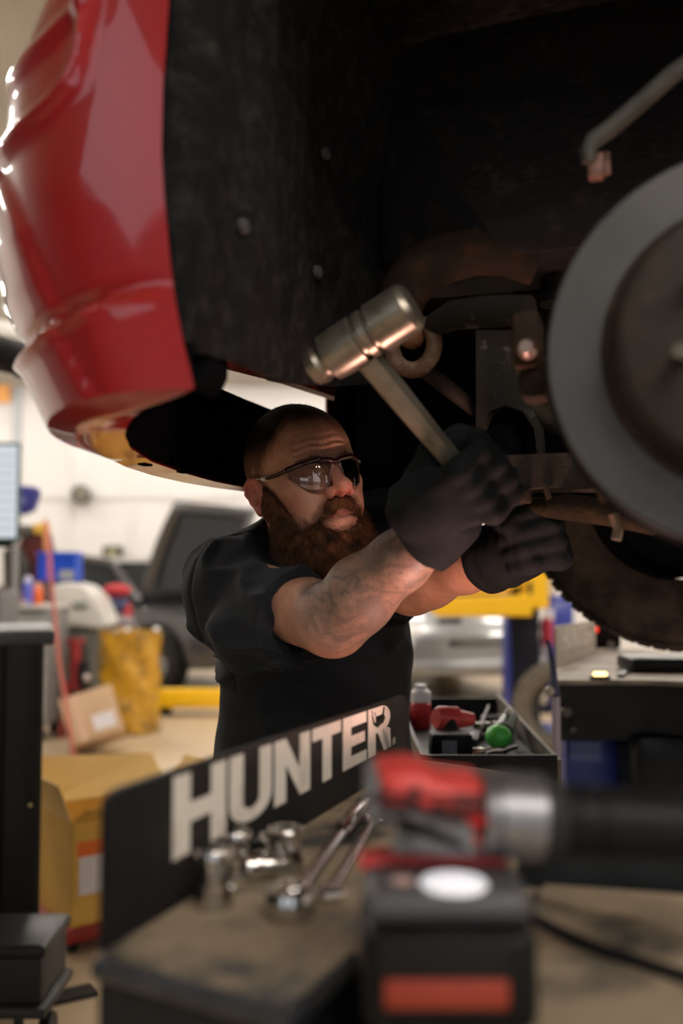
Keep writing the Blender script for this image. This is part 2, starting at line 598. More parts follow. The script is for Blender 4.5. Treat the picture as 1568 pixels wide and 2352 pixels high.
# arms: upper arm, elbow, forearm with its swell, wrist
def arm(f, S, E, W, s=1.0, mus=1.0):
    d = W - E
    f.cap(S + (E - S) * .3, E, .053 * s, .047 * s, k=.02)
    f.cap(S, E, .040 * s, .044 * s, k=.02)
    f.ell(E, .0465 * s, k=.02)
    up = np.array((0, 0, 1.0)) - d * (d[2] / (d @ d)); up /= np.linalg.norm(up)
    f.chain([E, E + d * .28 + up * .004, E + d * .6, W, W + d * .12], [.044 * s, .0455 * s * mus, .040 * s, .031 * s, .030 * s], k=.015)
    f.ell(E + d * .2 - up * .006, (.040 * s * mus, .040 * s * mus, .043 * s), k=.02)
WRISTV_R = HR_W
arm(skin, SH_R, EL_R, WR_R, 1.0, 1.06)
arm(skin, SH_L, EL_L, WR_L, .95)
# trunk under the shirt
skin.ell(MID + np.array((0, .02, -.1)), (.15, .09, .16), k=.05, fr=BF) if False else None
skin.cap(SH_R + (SH_L - SH_R) * .1, SH_L, .036, .036, k=.02)
skin.cap(NECK, MID + np.array((0, .02, -.2)), .06, .10, k=.05)
skin.cap(MID + np.array((0, .02, -.2)), PELV, .10, .10, k=.05)
Vs, Fs = skin.mesh_arrays(.0026)
Vs = relax(Vs, Fs, 1, .4)
q = hloc(Vs)
isHead = (np.linalg.norm(Vs - HF.C, axis=1) < .2) & (q[:, 2] > -.15)
# cropped hair: hairline in head coordinates
th = np.arctan2(np.abs(q[:, 0]), q[:, 1])         # 0 front .. pi back
line = np.interp(th, [0, .35, .62, .80, .98, 1.15, 1.45, 1.62, 1.78, 2.1, 3.2], [.086, .084, .086, .077, .058, .046, .016, .006, .030, -.02, -.055])
hair = sstep(-.012, .030, q[:, 2] - line + .006 * wob(Vs, 260)) * isHead
side = sstep(.9, 1.2, th) * (1 - sstep(.03, .085, q[:, 2]))
hair = hair * (1 - .42 * side)
ear = (np.abs(q[:, 0]) > .0785) & (q[:, 2] < .042) & (q[:, 2] > -.05) & (q[:, 1] > -.045)
hair[ear] = 0
# eyebrows
for sg in (-1, 1):
    d, _ = poly_dist(q[:, [0, 2]], [(sg * .012, .026), (sg * .03, .034), (sg * .05, .029)])
    hair = np.maximum(hair, .75 * (1 - sstep(.0035, .0085, d + .003 * wob(Vs, 500))) * (q[:, 1] > .03) * isHead)
# beard: a full body of hair with strands over it
bd = Field()
h = dict(fr=HF)
for s in (-1, 1):
    bd.chain([(s * .073, .006, .004), (s * .069, .016, -.028), (s * .058, .032, -.07), (s * .034, .066, -.108)], [.006, .014, .021, .027], k=.02, **h)
    bd.chain([(s * .045, .058, -.055), (s * .034, .078, -.075), (s * .022, .09, -.092)], [.008, .012, .013], k=.012, **h)
    bd.chain([(s * .003, .1025, -.0400), (s * .015, .0985, -.0445), (s * .029, .086, -.057), (s * .038, .075, -.076)], [.0086, .0104, .0102, .0108], k=.008, **h)
bd.ell((0, .072, -.13), (.047, .04, .036), k=.02, **h)
bd.ell((0, .06, -.15), (.048, .042, .032), k=.03, **h)
bd.ell((0, .02, -.115), (.05, .04, .03), k=.03, **h)
bd.ell((0, .079, -.090), (.030, .0205, .019), k=.012, **h)
bd.ell((0, .098, -.0625), (.0310, .02, .0066), k=.004, op='s', **h)
bd.ell((0, .098, -.0700), (.0150, .02, .0060), k=.005, op='s', **h)
bd.disp(lambda Q: .0035 * wob(Q, 150) + .0022 * wob(Q, 420), HF.w((0, .05, -.1)), .3)
Vb, Fb = bd.mesh_arrays(.003)
stub = 1 - sstep(-.002, .013, bd.ev(Vs) + .004 * wob(Vs, 330))
hair = np.maximum(hair, .72 * stub * isHead * (~ear))
# short stubble under the beard edge
d_arm, par = poly_dist(Vs, [EL_R - (WR_R - EL_R) * .08, WR_R + (WR_R - EL_R) * .2])
fore = (d_arm < .075) & ~isHead & (Vs[:, 1] < 1.52)
sidev = (Vs - EL_R) @ _up
tat = fore * sstep(-.03, .14, par + .05 * wob(Vs, 60)) 
flush = np.zeros(len(Vs))
flush = np.maximum(flush, isHead * np.exp(-(np.linalg.norm(q - np.array((0, .115, -.022)), axis=1) / .03) ** 2))
flush = np.maximum(flush, .9 * ear)
flush = np.maximum(flush, .6 * isHead * np.exp(-(np.linalg.norm(q - np.array((-.045, .06, -.03)), axis=1) / .03) ** 2))
lip = np.zeros(len(Vs))
for ln in ([(-.02, -.0635), (0, -.0665), (.02, -.0635)], [(-.022, -.0565), (0, -.0535), (.022, -.0565)]):
    d, _ = poly_dist(q[:, [0, 2]], ln)
    lip = np.maximum(lip, (1 - sstep(.003, .007, d)) * (q[:, 1] > .08) * isHead)

def skin_material():
    m = bpy.data.materials.new('skin'); m.use_nodes = True
    nt = m.node_tree; N, L = nt.nodes, nt.links
    b = N['Principled BSDF']
    b.inputs['Roughness'].default_value = .47
    b.inputs['Subsurface Weight'].default_value = .12
    b.inputs['Subsurface Radius'].default_value = (.012, .004, .002)
    b.inputs['Subsurface Scale'].default_value = .6
    tc = N.new('ShaderNodeTexCoord')
    def noise(scale, det=5, rough=.6):
        n = N.new('ShaderNodeTexNoise'); n.inputs['Scale'].default_value = scale; n.inputs['Detail'].default_value = det
        n.inputs['Roughness'].default_value = rough
        L.new(tc.outputs['Object'], n.inputs['Vector']); return n
    def at(n):
        a = N.new('ShaderNodeAttribute'); a.attribute_name = n; return a.outputs['Fac']
    def mix(fac, A, B):
        x = N.new('ShaderNodeMix'); x.data_type = 'RGBA'
        if isinstance(fac, float): x.inputs['Factor'].default_value = fac
        else: L.new(fac, x.inputs['Factor'])
        for s, v in (('A', A), ('B', B)):
            if isinstance(v, tuple): x.inputs[s].default_value = (*v, 1)
            else: L.new(v, x.inputs[s])
        return x.outputs['Result']
    def rng(v, a, b_, c=0., d=1.):
        r = N.new('ShaderNodeMapRange'); r.inputs['From Min'].default_value = a; r.inputs['From Max'].default_value = b_
        r.inputs['To Min'].default_value = c; r.inputs['To Max'].default_value = d
        L.new(v, r.inputs['Value']); return r.outputs['Result']
    def mul(a, b_):
        x = N.new('ShaderNodeMath'); x.operation = 'MULTIPLY'; L.new(a, x.inputs[0])
        if isinstance(b_, float): x.inputs[1].default_value = b_
        else: L.new(b_, x.inputs[1])
        return x.outputs[0]
    def mx(a, b_):
        x = N.new('ShaderNodeMath'); x.operation = 'MAXIMUM'; L.new(a, x.inputs[0]); L.new(b_, x.inputs[1]); return x.outputs[0]
    c = mix(rng(noise(38).outputs['Fac'], .35, .65), (.56, .30, .205), (.47, .225, .145))
    c = mix(rng(noise(210).outputs['Fac'], .52, .72, 0, .5), c, (.36, .14, .085))
    c = mix(at('flush'), c, (.56, .18, .13))
    c = mix(mul(at('lip'), .25), c, (.42, .13, .10))
    # ink: flowing bands, dark patches and outlined shapes
    n1 = noise(24, 4); n2 = noise(60, 6, .7)
    wv = N.new('ShaderNodeTexWave'); wv.wave_type = 'RINGS'; wv.inputs['Scale'].default_value = 9; wv.inputs['Distortion'].default_value = 9
    wv.inputs['Detail'].default_value = 3; wv.inputs['Detail Scale'].default_value = 2.2
    L.new(tc.outputs['Object'], wv.inputs['Vector'])
    vo = N.new('ShaderNodeTexVoronoi'); vo.feature = 'DISTANCE_TO_EDGE'; vo.inputs['Scale'].default_value = 26
    L.new(tc.outputs['Object'], vo.inputs['Vector'])
    ink = mx(mul(rng(n1.outputs['Fac'], .40, .60), .8), rng(wv.outputs['Fac'], .60, .95, 0, .75))
    ink = mx(ink, rng(vo.outputs['Distance'], .05, .0, 0., .7))
    ink = mx(ink, rng(n2.outputs['Fac'], .50, .62, .28, .75))
    c = mix(mul(at('tattoo'), .42), c, (.155, .145, .125))
    c = mix(mul(mul(ink, at('tattoo')), .80), c, (.050, .052, .050))
    c = mix(mul(at('hair'), rng(noise(900, 2).outputs['Fac'], .2, .5, .86, .99)), c, (.009, .0065, .005))
    L.new(c, b.inputs['Base Color'])
    L.new(rng(at('hair'), 0., .7, .47, .95), b.inputs['Roughness'])
    L.new(rng(at('hair'), 0., .6, .42, .06), b.inputs['Specular IOR Level'])
    bp = N.new('ShaderNodeBump'); bp.inputs['Strength'].default_value = .35; bp.inputs['Distance'].default_value = .0015
    L.new(noise(420, 3).outputs['Fac'], bp.inputs['Height']); L.new(bp.outputs['Normal'], b.inputs['Normal'])
    return m

def to_base(Vv): return Vv - BASE
me = np_mesh('person', to_base(Vs), Fs, skin_material())
for n, v in (('hair', hair), ('tattoo', tat), ('flush', flush), ('lip', lip)): attr(me, n, v)
person = obj('person', me)
person.location = BASE
tag(person, 'bearded mechanic in black t-shirt and gloves reaching up under the red car', 'person')

# eyes
eye_m = mat('eye_white', (.62, .56, .52), .15)
iris_m = mat('eye_iris', (.03, .025, .02), .1)
for sg in (-1, 1):
    b = MB()
    c = Vector(HF.w((sg * .032, .0722, .0062)))
    b.sphere(c - Vector(BASE), .0140, 16, 12)
    look = Vector(HF.w((sg * .032 + .006, .0728 + .0146, .0075))) - c
    look.normalize()
    b.sphere(c - Vector(BASE) + look * .0091, .0056, 14, 8, m=1)
    b.build('eye', [eye_m, iris_m], person)

# short hair stubs give the crown its fuzzy outline
def strands(name, Vv, Fq, n, wfun, dirfun, lenfun, width, mats, segs=3, curl=.3):
    """n tapering strips rooted on a mesh; picked by weight of the root"""
    c = Vv[Fq].mean(axis=1)
    d1 = Vv[Fq[:, 2]] - Vv[Fq[:, 0]]; d2 = Vv[Fq[:, 3]] - Vv[Fq[:, 1]]
    nn = np.cross(d1, d2); ar = np.linalg.norm(nn, axis=1); nn /= ar[:, None] + 1e-12
    w = ar * wfun(c, nn); w /= w.sum()
    pick = RNG.choice(len(Fq), n, p=w)
    u, v_ = RNG.uniform(0, 1, (2, n))
    A, Bq, C_, D_ = (Vv[Fq[pick, i]] for i in range(4))
    root = ((A * (1 - u)[:, None] + Bq * u[:, None]) * (1 - v_)[:, None] + (D_ * (1 - u)[:, None] + C_ * u[:, None]) * v_[:, None])
    N_ = nn[pick]
    dr = dirfun(root, N_); dr /= np.linalg.norm(dr, axis=1)[:, None]
    ln = lenfun(root)
    rd = RNG.normal(size=(n, 3)); side = np.cross(dr, rd); side /= np.linalg.norm(side, axis=1)[:, None]
    bend = RNG.normal(size=(n, 3)) * curl
    rows = []
    for k in range(segs + 1):
        t = k / segs
        p = root - N_ * .001 + dr * (ln * t)[:, None] + bend * (ln * t * t)[:, None]
        wd = width * (1 - .85 * t)
        rows.append(np.stack([p - side * wd, p + side * wd], 1))
    Vr = np.stack(rows, 1).reshape(-1, 3)          # n, segs+1, 2
    base = np.arange(n)[:, None] * (2 * (segs + 1))
    Q = []
    for k in range(segs):
        Q.append(base + np.array([2 * k, 2 * k + 1, 2 * k + 3, 2 * k + 2])[None])
    return np_mesh(name, to_base(Vr), np.concatenate(Q), mats, smooth=True)

hair_m = mat('hair_brown', (.010, .007, .005), .7)
hv = dict()
def hw(c, n):
    qq = hloc(c)
    t_ = np.arctan2(np.abs(qq[:, 0]), qq[:, 1])
    l_ = np.interp(t_, [0, .35, .62, .80, .98, 1.15, 1.45, 1.62, 1.78, 2.1, 3.2], [.086, .084, .086, .077, .058, .046, .016, .006, .030, -.02, -.055])
    e_ = (np.abs(qq[:, 0]) > .0785) & (qq[:, 2] < .042) & (qq[:, 1] > -.045)
    return sstep(0, .03, qq[:, 2] - l_) * (np.linalg.norm(c - HF.C, axis=1) < .17) * (~e_)
me = strands('cropped_hair', Vs, Fs, 9000, hw, lambda r_, n_: n_ + RNG.normal(size=n_.shape) * .35, lambda r_: RNG.uniform(.0015, .0042, len(r_)), .00022, hair_m, 1, .1)
tag(obj('cropped_hair', me, person), 'very short dark cropped hair', kind='stuff')

beard_m = bpy.data.materials.new('beard'); beard_m.use_nodes = True
_b = beard_m.node_tree.nodes['Principled BSDF']; _b.inputs['Roughness'].default_value = .75; _b.inputs['Specular IOR Level'].default_value = .2
_n1 = beard_m.node_tree.nodes.new('ShaderNodeTexNoise'); _n1.inputs['Scale'].default_value = 45
_cr = beard_m.node_tree.nodes.new('ShaderNodeValToRGB')
_cr.color_ramp.elements[0].color = (.020, .010, .005, 1); _cr.color_ramp.elements[0].position = .3
_cr.color_ramp.elements[1].color = (.16, .062, .022, 1); _cr.color_ramp.elements[1].position = .75
_tc = beard_m.node_tree.nodes.new('ShaderNodeTexCoord')
beard_m.node_tree.links.new(_tc.outputs['Object'], _n1.inputs['Vector'])
beard_m.node_tree.links.new(_n1.outputs['Fac'], _cr.inputs['Fac'])
beard_m.node_tree.links.new(_cr.outputs['Color'], _b.inputs['Base Color'])
beard = obj('beard', np_mesh('beard', to_base(Vb), Fb, beard_m), person)
tag(beard, 'full reddish brown beard')
_dn = HF.M @ np.array((0, .25, -1.0))
def bdir(r_, n_):
    ql = hloc(r_)
    must = (ql[:, 2] > -.066) & (np.abs(ql[:, 0]) < .036)
    d = n_ * .7 + _dn * 1.0 + RNG.normal(size=n_.shape) * .22
    sx = np.sign(ql[:, 0])[:, None] * HF.M[:, 0][None] * .7
    return np.where(must[:, None], n_ * .35 + _dn * .5 + sx + RNG.normal(size=n_.shape) * .15, d)
def blen(r_):
    ql = hloc(r_)
    base = np.interp(ql[:, 2], [-.18, -.12, -.08, -.04, .0], [.030, .030, .016, .009, .005])
    base = np.where((ql[:, 2] > -.066) & (np.abs(ql[:, 0]) < .036), .0085, base)
    return base * RNG.uniform(.55, 1.25, len(r_))
me = strands('beard_strands', Vb, Fb, 17000, lambda c, n_: np.ones(len(c)), bdir, blen, .00042, beard_m, 3, .22)
tag(obj('beard_strands', me, beard), kind='stuff')

# ---- t-shirt
shirt = Field()
hemp = SH_R + (EL_R - SH_R) * .72
armdir = (EL_R - SH_R) / np.linalg.norm(EL_R - SH_R)
shirt.chain([SH_R + np.array((.022, .005, .0)), hemp + np.array((-.010, 0, -.012))], [.077, .071], k=.03)
shirt.ell(SH_R + np.array((.026, -.005, -.045)), (.07, .075, .08), k=.04)
shirt.ell(hemp + np.array((-.082, .045, -.040)), (.055, .055, .052), k=.04)
hempl = SH_L + (EL_L - SH_L) * .66
shirt.cap(SH_L, hempl + np.array((0, 0, -.01)), .078, .074, k=.03)
shirt.ell(hempl + np.array((-.005, .01, -.035)), (.05, .05, .05), k=.04)
shirt.cap(SH_R, NECK + np.array((0, .01, -.01)), .07, .072, k=.05)
shirt.cap(SH_R + np.array((.03, -.03, -.005)), MID + np.array((.0, -.03, -.03)), .062, .062, k=.04)
shirt.cap(SH_L, NECK + np.array((0, .01, -.01)), .07, .072, k=.05)
shirt.ell(BF.M.T @ (MID + np.array((.015, .03, -.13))), (.185, .125, .185), k=.06, fr=BF)
shirt.ell(BF.M.T @ np.array((-.045, 1.80, .98)), (.185, .14, .22), k=.08, fr=BF)
shirt.ell(BF.M.T @ np.array((-.05, 1.82, .84)), (.19, .15, .16), k=.08, fr=BF)
shirt.plane((0, 0, .76), (0, 0, -1))
neckax = HF.w((0, -.03, -.06)) - NECK; neckax /= np.linalg.norm(neckax)
# neck opening
shirt.cap(NECK + np.array((0, -.008, .0)) + neckax * .045, NECK + neckax * .25, .068, .10, k=.006, op='s')
# open sleeves
shirt.plane(hemp, armdir, .004) if False else None
def cutcap(f, p, d, r_in, depth=.05):
    f.cap(p - d * depth, p + d * .2, r_in, r_in * 1.05, k=.006, op='s')
armL = (EL_L - SH_L) / np.linalg.norm(EL_L - SH_L)
def sleeve_cut(p, d, rad):
    p = np.array(p); d = np.array(d)
    def fn(Q):
        ax = (Q - p) @ d
        rr = np.linalg.norm((Q - p) - ax[:, None] * d, axis=1)
        return np.maximum(-ax, rr - rad)          # a solid half-cylinder beyond the hem
    shirt._push(fn, p + d * .15, .28, .005, 's')
sleeve_cut(hemp + armdir * .005, armdir, .108)
cutcap(shirt, hemp + np.array((-.004, 0, -.006)), armdir, .0585, -.022)
sleeve_cut(hempl + armL * .01, armL, .10)
cutcap(shirt, hempl, armL, .058, -.02)
# folds
_arm_pit = SH_R + np.array((.05, -.02, -.10))
def folds(Q):
    w1 = wob(Q, 26); w2 = wob(Q + 3.1, 60)
    r_ = Q - _arm_pit
    ang = np.arctan2(r_[:, 2], r_ @ (_lat * .8 + _fwd * .3))
    dist = np.linalg.norm(r_, axis=1)
    def ridge(x, p=2): return -(1 - np.abs(np.sin(x))) ** p
    chest = .010 * ridge(ang * 4.5 + w1 * 1.3) * sstep(.05, .12, dist) * (1 - sstep(.22, .40, dist))
    ax = (Q - SH_R) @ armdir
    rel = (Q - SH_R) - ax[:, None] * armdir
    e1 = np.cross(armdir, _up); e1 /= np.linalg.norm(e1); e2 = np.cross(armdir, e1)
    sl = .0042 * ridge(np.arctan2(rel @ e1, rel @ e2) * 4 + ax * 7 + w1 * 1.6) * (.6 + .5 * wob(Q + 1.7, 30))
    sl *= sstep(.14, .05, np.linalg.norm(rel, axis=1)) * sstep(-.10, -.02, ax)
    low = .011 * ridge((Q @ (_lat * 9 + _fwd * 3 + _up * 12)) + w1 * 1.5) * sstep(1.14, 1.0, Q[:, 2])
    return chest + sl + low + .0012 * w2
shirt.disp(folds)
# stitched seams: sleeve head and hem
seam_c = SH_R + armdir * .012; 
def seam(Q):
    a1 = (Q - seam_c) @ armdir
    near = np.linalg.norm(Q - SH_R, axis=1) < .17
    sdm = a1 + .012 * np.sin(((Q - SH_R) @ _up) * 18)
    g = .0035 * np.exp(-(sdm / .0035) ** 2) * near
    a2 = (Q - hemp) @ armdir
    g += .0016 * np.exp(-((a2 + .022) / .0022) ** 2) * near
    ncx = np.linalg.norm(np.cross(Q - NECK, neckax), axis=1)
    g += .002 * np.exp(-((ncx - .098) / .0028) ** 2) * (((Q - NECK) @ neckax) > -.03)
    return g
shirt.disp(seam)
Vt, Ft = shirt.mesh_arrays(.0036)
Vt = relax(Vt, Ft, 3, .5)
shirt_m = mat('shirt_cotton', (.0115, .013, .016), .85, var=((.017, .0195, .0235), 900, .4, .6, 2), bump=(1500, .5, .0008), spec=.15, sheen=.06)
tag(obj('t_shirt', np_mesh('t_shirt', to_base(Vt), Ft, shirt_m), person), 'black cotton t-shirt')

# ---- gloves
glove_m = mat('glove_knit', (.008, .0095, .011), .8, var=((.014, .016, .018), 300, .35, .7, 3), bump=(700, .6, .001), spec=.1)
def glove(fr, W, E, name, label, cuff=.06):
    g = Field()
    hand_ops(g, fr, grow=.0015)
    wp = fr.w((.0, -.075, -.018))
    g.cap(fr.w((0, -.045, -.02)), wp, .037, .036, k=.02)
    d = (W - E) / np.linalg.norm(W - E)
    c0 = W - d * .004; c1 = W - d * cuff
    g.chain([wp, c0, c1], [.037, .0405, .047], k=.02)
    g.cap(c1 + d * .014, c1, .0475, .0485, k=.004)
    def fn(Q): return (c1 - Q) @ -d * 1.0
    n_ = -d
    g._push(lambda Q: -((Q - c1) @ n_), c1, .12, .003, 's')
    g.cap(c1 - d * .05, c1 + d * .012, .0415, .036, k=.003, op='s')
    _c = wp
    def fold(Q):
        ax = (Q - W) @ d
        m = (1 - sstep(.05, .10, np.linalg.norm(Q - wp, axis=1)))
        return .0012 * np.sin(ax * 210 + 2.2 * wob(Q, 70)) * m + .0016 * wob(Q, 120)
    g.disp(fold)
    Vg, Fg = g.mesh_arrays(.0027)
    Vg = relax(Vg, Fg, 1, .4)
    o = obj(name, np_mesh(name, to_base(Vg), Fg, glove_m), person)
    tag(o, label)
glove(HR, WR_R, EL_R, 'glove', 'black knit glove gripping the hammer handle', .052)
glove(HL, WR_L, EL_L, 'glove', 'black knit glove closed behind the hammer hand', .045)

# ---- trousers and boots
tr = Field()
HIPR = PELV + BF.M @ np.array((-.085, 0, -.02)); HIPL = PELV + BF.M @ np.array((.085, 0, -.02))
KNR = HIPR + np.array((-.03, -.10, -.37)); KNL = HIPL + np.array((.05, -.06, -.37))
ANR = np.array((HIPR[0] - .05, HIPR[1] + .03, .11)); ANL = np.array((HIPL[0] + .07, HIPL[1] + .06, .11))
tr.ell(BF.M.T @ (PELV + np.array((0, 0, -.01))), (.168, .13, .13), k=.05, fr=BF)
for Hh, K, A in ((HIPR, KNR, ANR), (HIPL, KNL, ANL)):
    tr.chain([Hh, K, A + np.array((0, 0, -.03))], [.095, .068, .062], k=.04)
tr.disp(lambda Q: .005 * wob(Q, 40))
Vq, Fq_ = tr.mesh_arrays(.008)
tag(obj('trousers', np_mesh('trousers', to_base(Vq), Fq_, mat('trouser_cloth', (.018, .018, .021), .9, spec=.2)), person), 'dark work trousers')
boot_m = mat('boot_leather', (.02, .014, .010), .55)
for A, sg in ((ANR, -1), (ANL, 1)):
    bt = Field()
    dirf = _fwd + _lat * .25 * sg; dirf = dirf / np.linalg.norm(dirf)
    bt.cap(A + np.array((0, 0, .02)), A * np.array((1, 1, 0)) + np.array((0, 0, .06)), .05, .045, k=.02)
    bt.chain([A * np.array((1, 1, 0)) + np.array((0, 0, .05)) - dirf * .04, A * np.array((1, 1, 0)) + np.array((0, 0, .05)) + dirf * .16], [.046, .042], k=.03)
    bt.plane((0, 0, .0), (0, 0, -1))
    Vq, Fq_ = bt.mesh_arrays(.007)
    obj('boot', np_mesh('boot', to_base(Vq), Fq_, boot_m), person)

# ---- safety glasses
def lens_mat():
    m = bpy.data.materials.new('clear_lens'); m.use_nodes = True
    N, L = m.node_tree.nodes, m.node_tree.links
    N.remove(N['Principled BSDF'])
    t = N.new('ShaderNodeBsdfTransparent'); t.inputs['Color'].default_value = (.955, .945, .94, 1)
    g = N.new('ShaderNodeBsdfGlossy'); g.inputs['Roughness'].default_value = .03; g.inputs['Color'].default_value = (1, .93, .88, 1)
    fr = N.new('ShaderNodeFresnel'); fr.inputs['IOR'].default_value = 1.75
    mx = N.new('ShaderNodeMixShader')
    L.new(fr.outputs[0], mx.inputs[0]); L.new(t.outputs[0], mx.inputs[1]); L.new(g.outputs[0], mx.inputs[2])
    L.new(mx.outputs[0], N['Material Output'].inputs['Surface'])
    return m
LM = lens_mat()
fr_m = mat('glasses_frame', (.030, .006, .006), .2, coat=.5)
tm_m = mat('glasses_temple', (.62, .56, .54), .22, .35)
gl = thing('safety_glasses', 'clear wraparound safety glasses with dark red brow bar on the mechanic', 'glasses', HF.wv((0, .1, .01)))
gl_off = Vector(gl.location)
def gp(x, y, z): return HF.wv((x, y, z)) - gl_off
def lens_pt(sg, u, v):
    """u 0 nose .. 1 temple, v -1 bottom .. 1 top"""
    x = .009 + u * .056
    y = .1095 - .0040 * u - .034 * u ** 2.6
    top = .0265 - .004 * u + .004 * math.sin(u * 3.1)
    bot = .010 - .0285 * (1 - abs(2 * u ** .9 - 1) ** 2.3)
    z = lerp(bot, top, (v + 1) / 2)
    y -= .0035 * ((z - .004) / .025) ** 2
    return (sg * x, y, z)
for sg in (-1, 1):
    b = MB()
    b.grid([[gp(*lens_pt(sg, i / 20, -1 + 2 * j / 10)) for i in range(21)] for j in range(11)])
    lo_ = b.build('lens', LM, gl, fix=True)
    md = lo_.modifiers.new('thick', 'SOLIDIFY'); md.thickness = .0014
    b = MB()
    edge = [gp(*lens_pt(sg, i / 24, -1)) for i in range(25)] + [gp(*lens_pt(sg, 1, -1 + 2 * j / 5)) for j in range(1, 6)]
    b.tube(edge, .0004, 6)
    b.build('lens_rim', mat('lens_rim', (.30, .18, .16), .2, .0, coat=.5), lo_)
    b = MB()
    pts = [gp(sg * .0665, .0735, .0225), gp(sg * .074, .056, .019), gp(sg * .0785, .034, .0185), gp(sg * .0815, .016, .0205)]
    b.tube(pts, [.0042, .0043, .0036, .0026], 10, flat=.7)
    t1 = b.build('temple', fr_m, gl)
    b = MB(); b.tube([gp(sg * .0795, .028, .0188), gp(sg * .0815, .018, .0203)], [.0040, .0038], 10); b.build('temple_band', mat('temple_band', (.78, .72, .68), .3), t1)
    b = MB(); b.tube([gp(sg * .0815, .018, .0203), gp(sg * .0815, .002, .0225), gp(sg * .081, -.014, .0245)], [.0021, .0019, .0019], 8, flat=.8); b.build('temple_tip', tm_m, t1)
b = MB()
bar = [gp(*[lens_pt(-1, 1 - i / 14, 1)[0], lens_pt(-1, 1 - i / 14, 1)[1] + .001, lens_pt(-1, 1 - i / 14, 1)[2] + .0006]) for i in range(15)]
bar += [gp(0, .1115, .0235)]
bar += [gp(lens_pt(1, i / 14, 1)[0], lens_pt(1, i / 14, 1)[1] + .001, lens_pt(1, i / 14, 1)[2] + .0006) for i in range(15)]
b.tube(bar, [.0043 if 3 < i < 28 else .0046 for i in range(31)], 10)
b.build('brow_bar', fr_m, gl)
b = MB()
for sg in (-1, 1):
    b.tube([gp(sg * .006, .1105, .019), gp(sg * .0105, .1085, .008), gp(sg * .0155, .104, -.006)], [.0018, .0017, .0015], 8)
b.build('nose_bridge', mat('lens_rim', (.55, .36, .32), .15), gl)
# ------------------------------------------------------------------ the shop
X0, X1, Y0, Y1, ZC = -8.0, 9.0, -6.0, 16.0, 4.3
wall_m = mat('wall_paint', (.72, .70, .69), .6, var=((.67, .65, .64), 1.3, .3, .7))
floor_m = mat('floor_epoxy', (.56, .44, .29), .45, var=((.44, .33, .21), 1.1, .35, .7, 9), bump=(30, .15, .003), rvar=.3)
ceil_m = mat('ceiling_paint', (.50, .47, .42), .8, var=((.42, .40, .36), .8, .3, .7))
grey_panel = mat('grey_panel', (.10, .105, .10), .6)
orange_m = mat('orange_paint', (.80, .38, .10), .6)
blackm = mat('black_plastic', (.012, .012, .013), .45)
blacksteel = mat('black_steel', (.016, .017, .019), .4, var=((.035, .032, .028), 9, .5, .8), spec=.4)
struct('floor', MB().box(((X0 + X1) / 2, (Y0 + Y1) / 2, -.05), (X1 - X0 + .4, Y1 - Y0 + .4, .1)), floor_m)
SKX0, SKX1, SKY0, SKY1 = -7.4, -3.6, -4.6, -1.2          # roof light over the bay by the camera
b = MB()
b.box(((X0 + X1) / 2, (SKY1 + Y1 + .2) / 2, ZC + .05), (X1 - X0 + .4, Y1 + .2 - SKY1, .1))
b.box(((X0 + X1) / 2, (SKY0 + Y0 - .2) / 2, ZC + .05), (X1 - X0 + .4, SKY0 - Y0 + .2, .1))
b.box(((X0 - .2 + SKX0) / 2, (SKY0 + SKY1) / 2, ZC + .05), (SKX0 - X0 + .2, SKY1 - SKY0, .1))
b.box(((SKX1 + X1 + .2) / 2, (SKY0 + SKY1) / 2, ZC + .05), (X1 + .2 - SKX1, SKY1 - SKY0, .1))
struct('ceiling', b, ceil_m, smooth=False)
b = MB()
for y in (SKY0, SKY1): b.box(((SKX0 + SKX1) / 2, y, ZC + .02), (SKX1 - SKX0, .06, .08))
for x in (SKX0, SKX1): b.box((x, (SKY0 + SKY1) / 2, ZC + .02), (.06, SKY1 - SKY0, .08))
struct('window_1', b, mat('grey_trim', (.42, .44, .46), .5), smooth=False)
wb = struct('wall_back', MB().box(((X0 + X1) / 2, Y1 + .08, ZC / 2), (X1 - X0 + .3, .16, ZC)), wall_m)
dark_wall = mat('dark_wall_paint', (.075, .08, .085), .6, var=((.06, .062, .066), 1.3, .3, .7))
struct('wall_left', MB().box((X0 - .08, 10.5, ZC / 2), (.16, 11.0, ZC)), wall_m)
struct('wall_left_bay', MB().box((X0 - .08, -.5, ZC / 2), (.16, 11.0, ZC)), dark_wall)
struct('wall_right', MB().box((X1 + .08, (Y0 + Y1) / 2, ZC / 2), (.16, Y1 - Y0, ZC)), wall_m)
# wall behind the camera with two open roller-door bays
b = MB()
doors = [(-6.2, -2.6), (-.6, 3.0), (4.8, 8.2)]
xs = [X0 - .2] + [x for d in doors for x in d] + [X1 + .2]
for i in range(0, len(xs), 2):
    b.box(((xs[i] + xs[i + 1]) / 2, Y0 - .08, ZC / 2), (xs[i + 1] - xs[i], .16, ZC))
for a, c in doors:
    b.box(((a + c) / 2, Y0 - .08, (3.3 + ZC) / 2), (c - a, .16, ZC - 3.3))
struct('wall_front', b, dark_wall)
struct('ground_outside', MB().box(((X0 + X1) / 2, Y0 - 6, -.06), (40, 11.6, .1)), mat('asphalt', (.10, .10, .10), .9))

